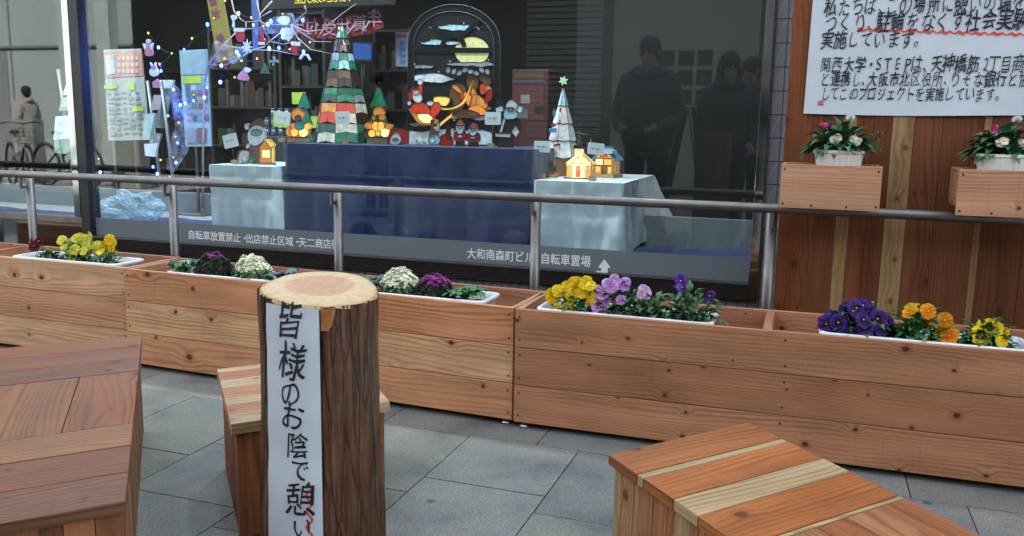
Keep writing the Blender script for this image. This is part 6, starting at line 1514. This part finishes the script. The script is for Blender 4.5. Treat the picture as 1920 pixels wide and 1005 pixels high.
RX = lambda px, Yp: at(px, 240, Yp).x
person(RX(1213, 7.15), .35, 1.80, .1, 'man in a bulky black down coat holding his hands in front', DKC, JEAN, arm=.7, bulk=1.22)
person(RX(1362, 7.7), -.2, 1.72, -.3, 'long haired woman in a dark blue coat', DKC2, JEAN, True, arm=.4, bulk=1.02)
person(RX(1404, 8.3), -.8, 1.72, .5, 'person in a grey coat at the end of the group', DKC3, JEAN, False, arm=.2)
person(RX(705, 9.2), -1.7, 1.66, .2, 'person in an olive coat further along the pavement', plain('olive_coat', (.10, .11, .07), .8), JEAN, False, arm=.5)
person(RX(52, 12.8), -5.3, 1.66, 1.6, 'sunlit passer-by in a pale jacket beside the bicycles', plain('pale_coat', (.4, .38, .34), .8), JEAN, False, arm=.3)
lx = RX(1340, 7.1)
t = thing('log_post', 'second upright log standing behind the camera, seen only as a reflection', 'log', (lx, .4, 0)); m = MB(); m.lathe((lx, .4, 0), [(.15, 0), (.142, .3), (.14, 1.08), (.134, 1.085)], 40); m.build('bark', bpy.data.materials['log_bark'], t); m = MB(); m.lathe((lx, .4, 1.0852), [(.133, 0), (0, .001)], 40); m.build('sawn_top', bpy.data.materials['sawn_log_end'], t)
ax = RX(1288, 7.4); t = thing('sandwich_board', 'wooden framed dark sandwich board behind the camera', 'sandwich board', (ax, .1, 0)); FRW = plain('pale_frame_wood', (.45, .36, .26), .6)
for sg in (-1, 1):
    m = MB(); A_ = [Vector((ax+sg*.02, .1-.2, 1.28)), Vector((ax+sg*.02, .1+.2, 1.28)), Vector((ax+sg*.24, .1+.24, 0)), Vector((ax+sg*.24, .1-.24, 0))]
    m.prism(A_, (sg*.015, 0, 0)); m.build('panel', BLACK, t); m = MB(); m.tube([a+Vector((sg*.015, 0, 0)) for a in A_], .014, 6, closed=True); m.build('frame', FRW, t)
for px, Yp in ((245, 11.2), (50, 11.4)):
    x = RX(px, Yp); y = 7.5-Yp; m = MB(); m.box((x-.24, y-.12, 0), (x+.24, y+.12, at(px, 224, Yp).z)); solo('concrete_post', m, C_('post_grey', (.34, .35, .32)), 'square grey concrete post across the pavement, the %s one' % ('farther' if px == 50 else 'nearer'), 'post', (x, y, 0), 'grey concrete posts', bevel=.008)
def bicycle(x, y, rz, label, col):
    t = thing('bicycle', label, 'bicycle', (x, y, 0), 'parked bicycles across the pavement'); MM = Matrix.Translation((x, y, 0)) @ Matrix.Rotation(rz, 4, 'Z'); T = lambda *p: MM @ Vector(p)
    RUB = plain('tyre_rubber', (.02, .02, .02), .8); FR = plain('bicycle_paint_'+col[0], col[1], .35, .2)
    for cx_ in (-.53, .53):
        m = MB(); m.tube([T(cx_+.33*math.cos(a), 0, .33+.33*math.sin(a)) for a in [6.2832*i/32 for i in range(32)]], .016, 8, closed=True); wh = m.build('wheel', RUB, t)
        m = MB()
        for i in range(14): a = 6.2832*i/14; m.tube([T(cx_, 0, .33), T(cx_+.32*math.cos(a), 0, .33+.32*math.sin(a))], .0016, 4)
        m.ell(T(cx_, 0, .33), .02); m.build('spokes', STEEL, wh)
        m = MB(); m.tube([T(cx_+.365*math.cos(a), 0, .33+.365*math.sin(a)) for a in [math.pi*.05+math.pi*.85*i/14 for i in range(15)]], .012, 6); m.build('mudguard', STEEL, t)
    m = MB()
    for a, b in (((.53, 0, .33), (.38, 0, .80)), ((.40, 0, .72), (-.05, 0, .30)), ((-.05, 0, .30), (-.17, 0, .78)), ((-.17, 0, .60), (-.53, 0, .33)), ((-.05, 0, .30), (-.53, 0, .33)), ((.39, 0, .66), (-.12, 0, .48))): m.tube([T(*a), T(*b)], .015, 8)
    m.build('frame', FR, t)
    m = MB(); m.tube([T(.38, 0, .8), T(.36, 0, 1.0)], .012, 8); m.tube([T(.22, -.27, 1.0), T(.36, -.2, 1.03), T(.38, 0, 1.0), T(.36, .2, 1.03), T(.22, .27, 1.0)], .011, 8); m.build('handlebar', STEEL, t)
    m = MB(); m.ell(T(-.2, 0, .86), (.13, .07, .035), M=Matrix.Rotation(rz, 3, 'Z')); m.tube([T(-.17, 0, .78), T(-.2, 0, .85)], .013, 6); m.build('saddle', BLACK, t)
    m = MB()
    for i in range(5):
        z = .70+.055*i; k = .11+.012*i; m.tube([T(.58-k, -k, z), T(.58+k, -k, z), T(.58+k, k, z), T(.58-k, k, z)], .003, 4, closed=True)
    for a in range(8):
        u, v = ((-1, -1), (0, -1), (1, -1), (1, 0), (1, 1), (0, 1), (-1, 1), (-1, 0))[a]; m.tube([T(.58+u*.11, v*.11, .7), T(.58+u*.158, v*.158, .92)], .003, 4)
    m.build('basket', STEEL, t); return t
bicycle(RX(30, 10.5), -3.0, .5, 'silver bicycle with basket reflected at the far left of the glass', ('silver', (.5, .5, .52)))
bicycle(RX(120, 10.9), -3.4, .15, 'black bicycle with basket reflected next to the leaflet stand', ('black', (.03, .03, .03)))
bicycle(RX(1085, 10.5), -3.0, .9, 'blue bicycle reflected above the cottage lamp', ('blue', (.04, .10, .4)))
for o in list(bpy.data.objects):
    if '_o' in o: del o['_o']
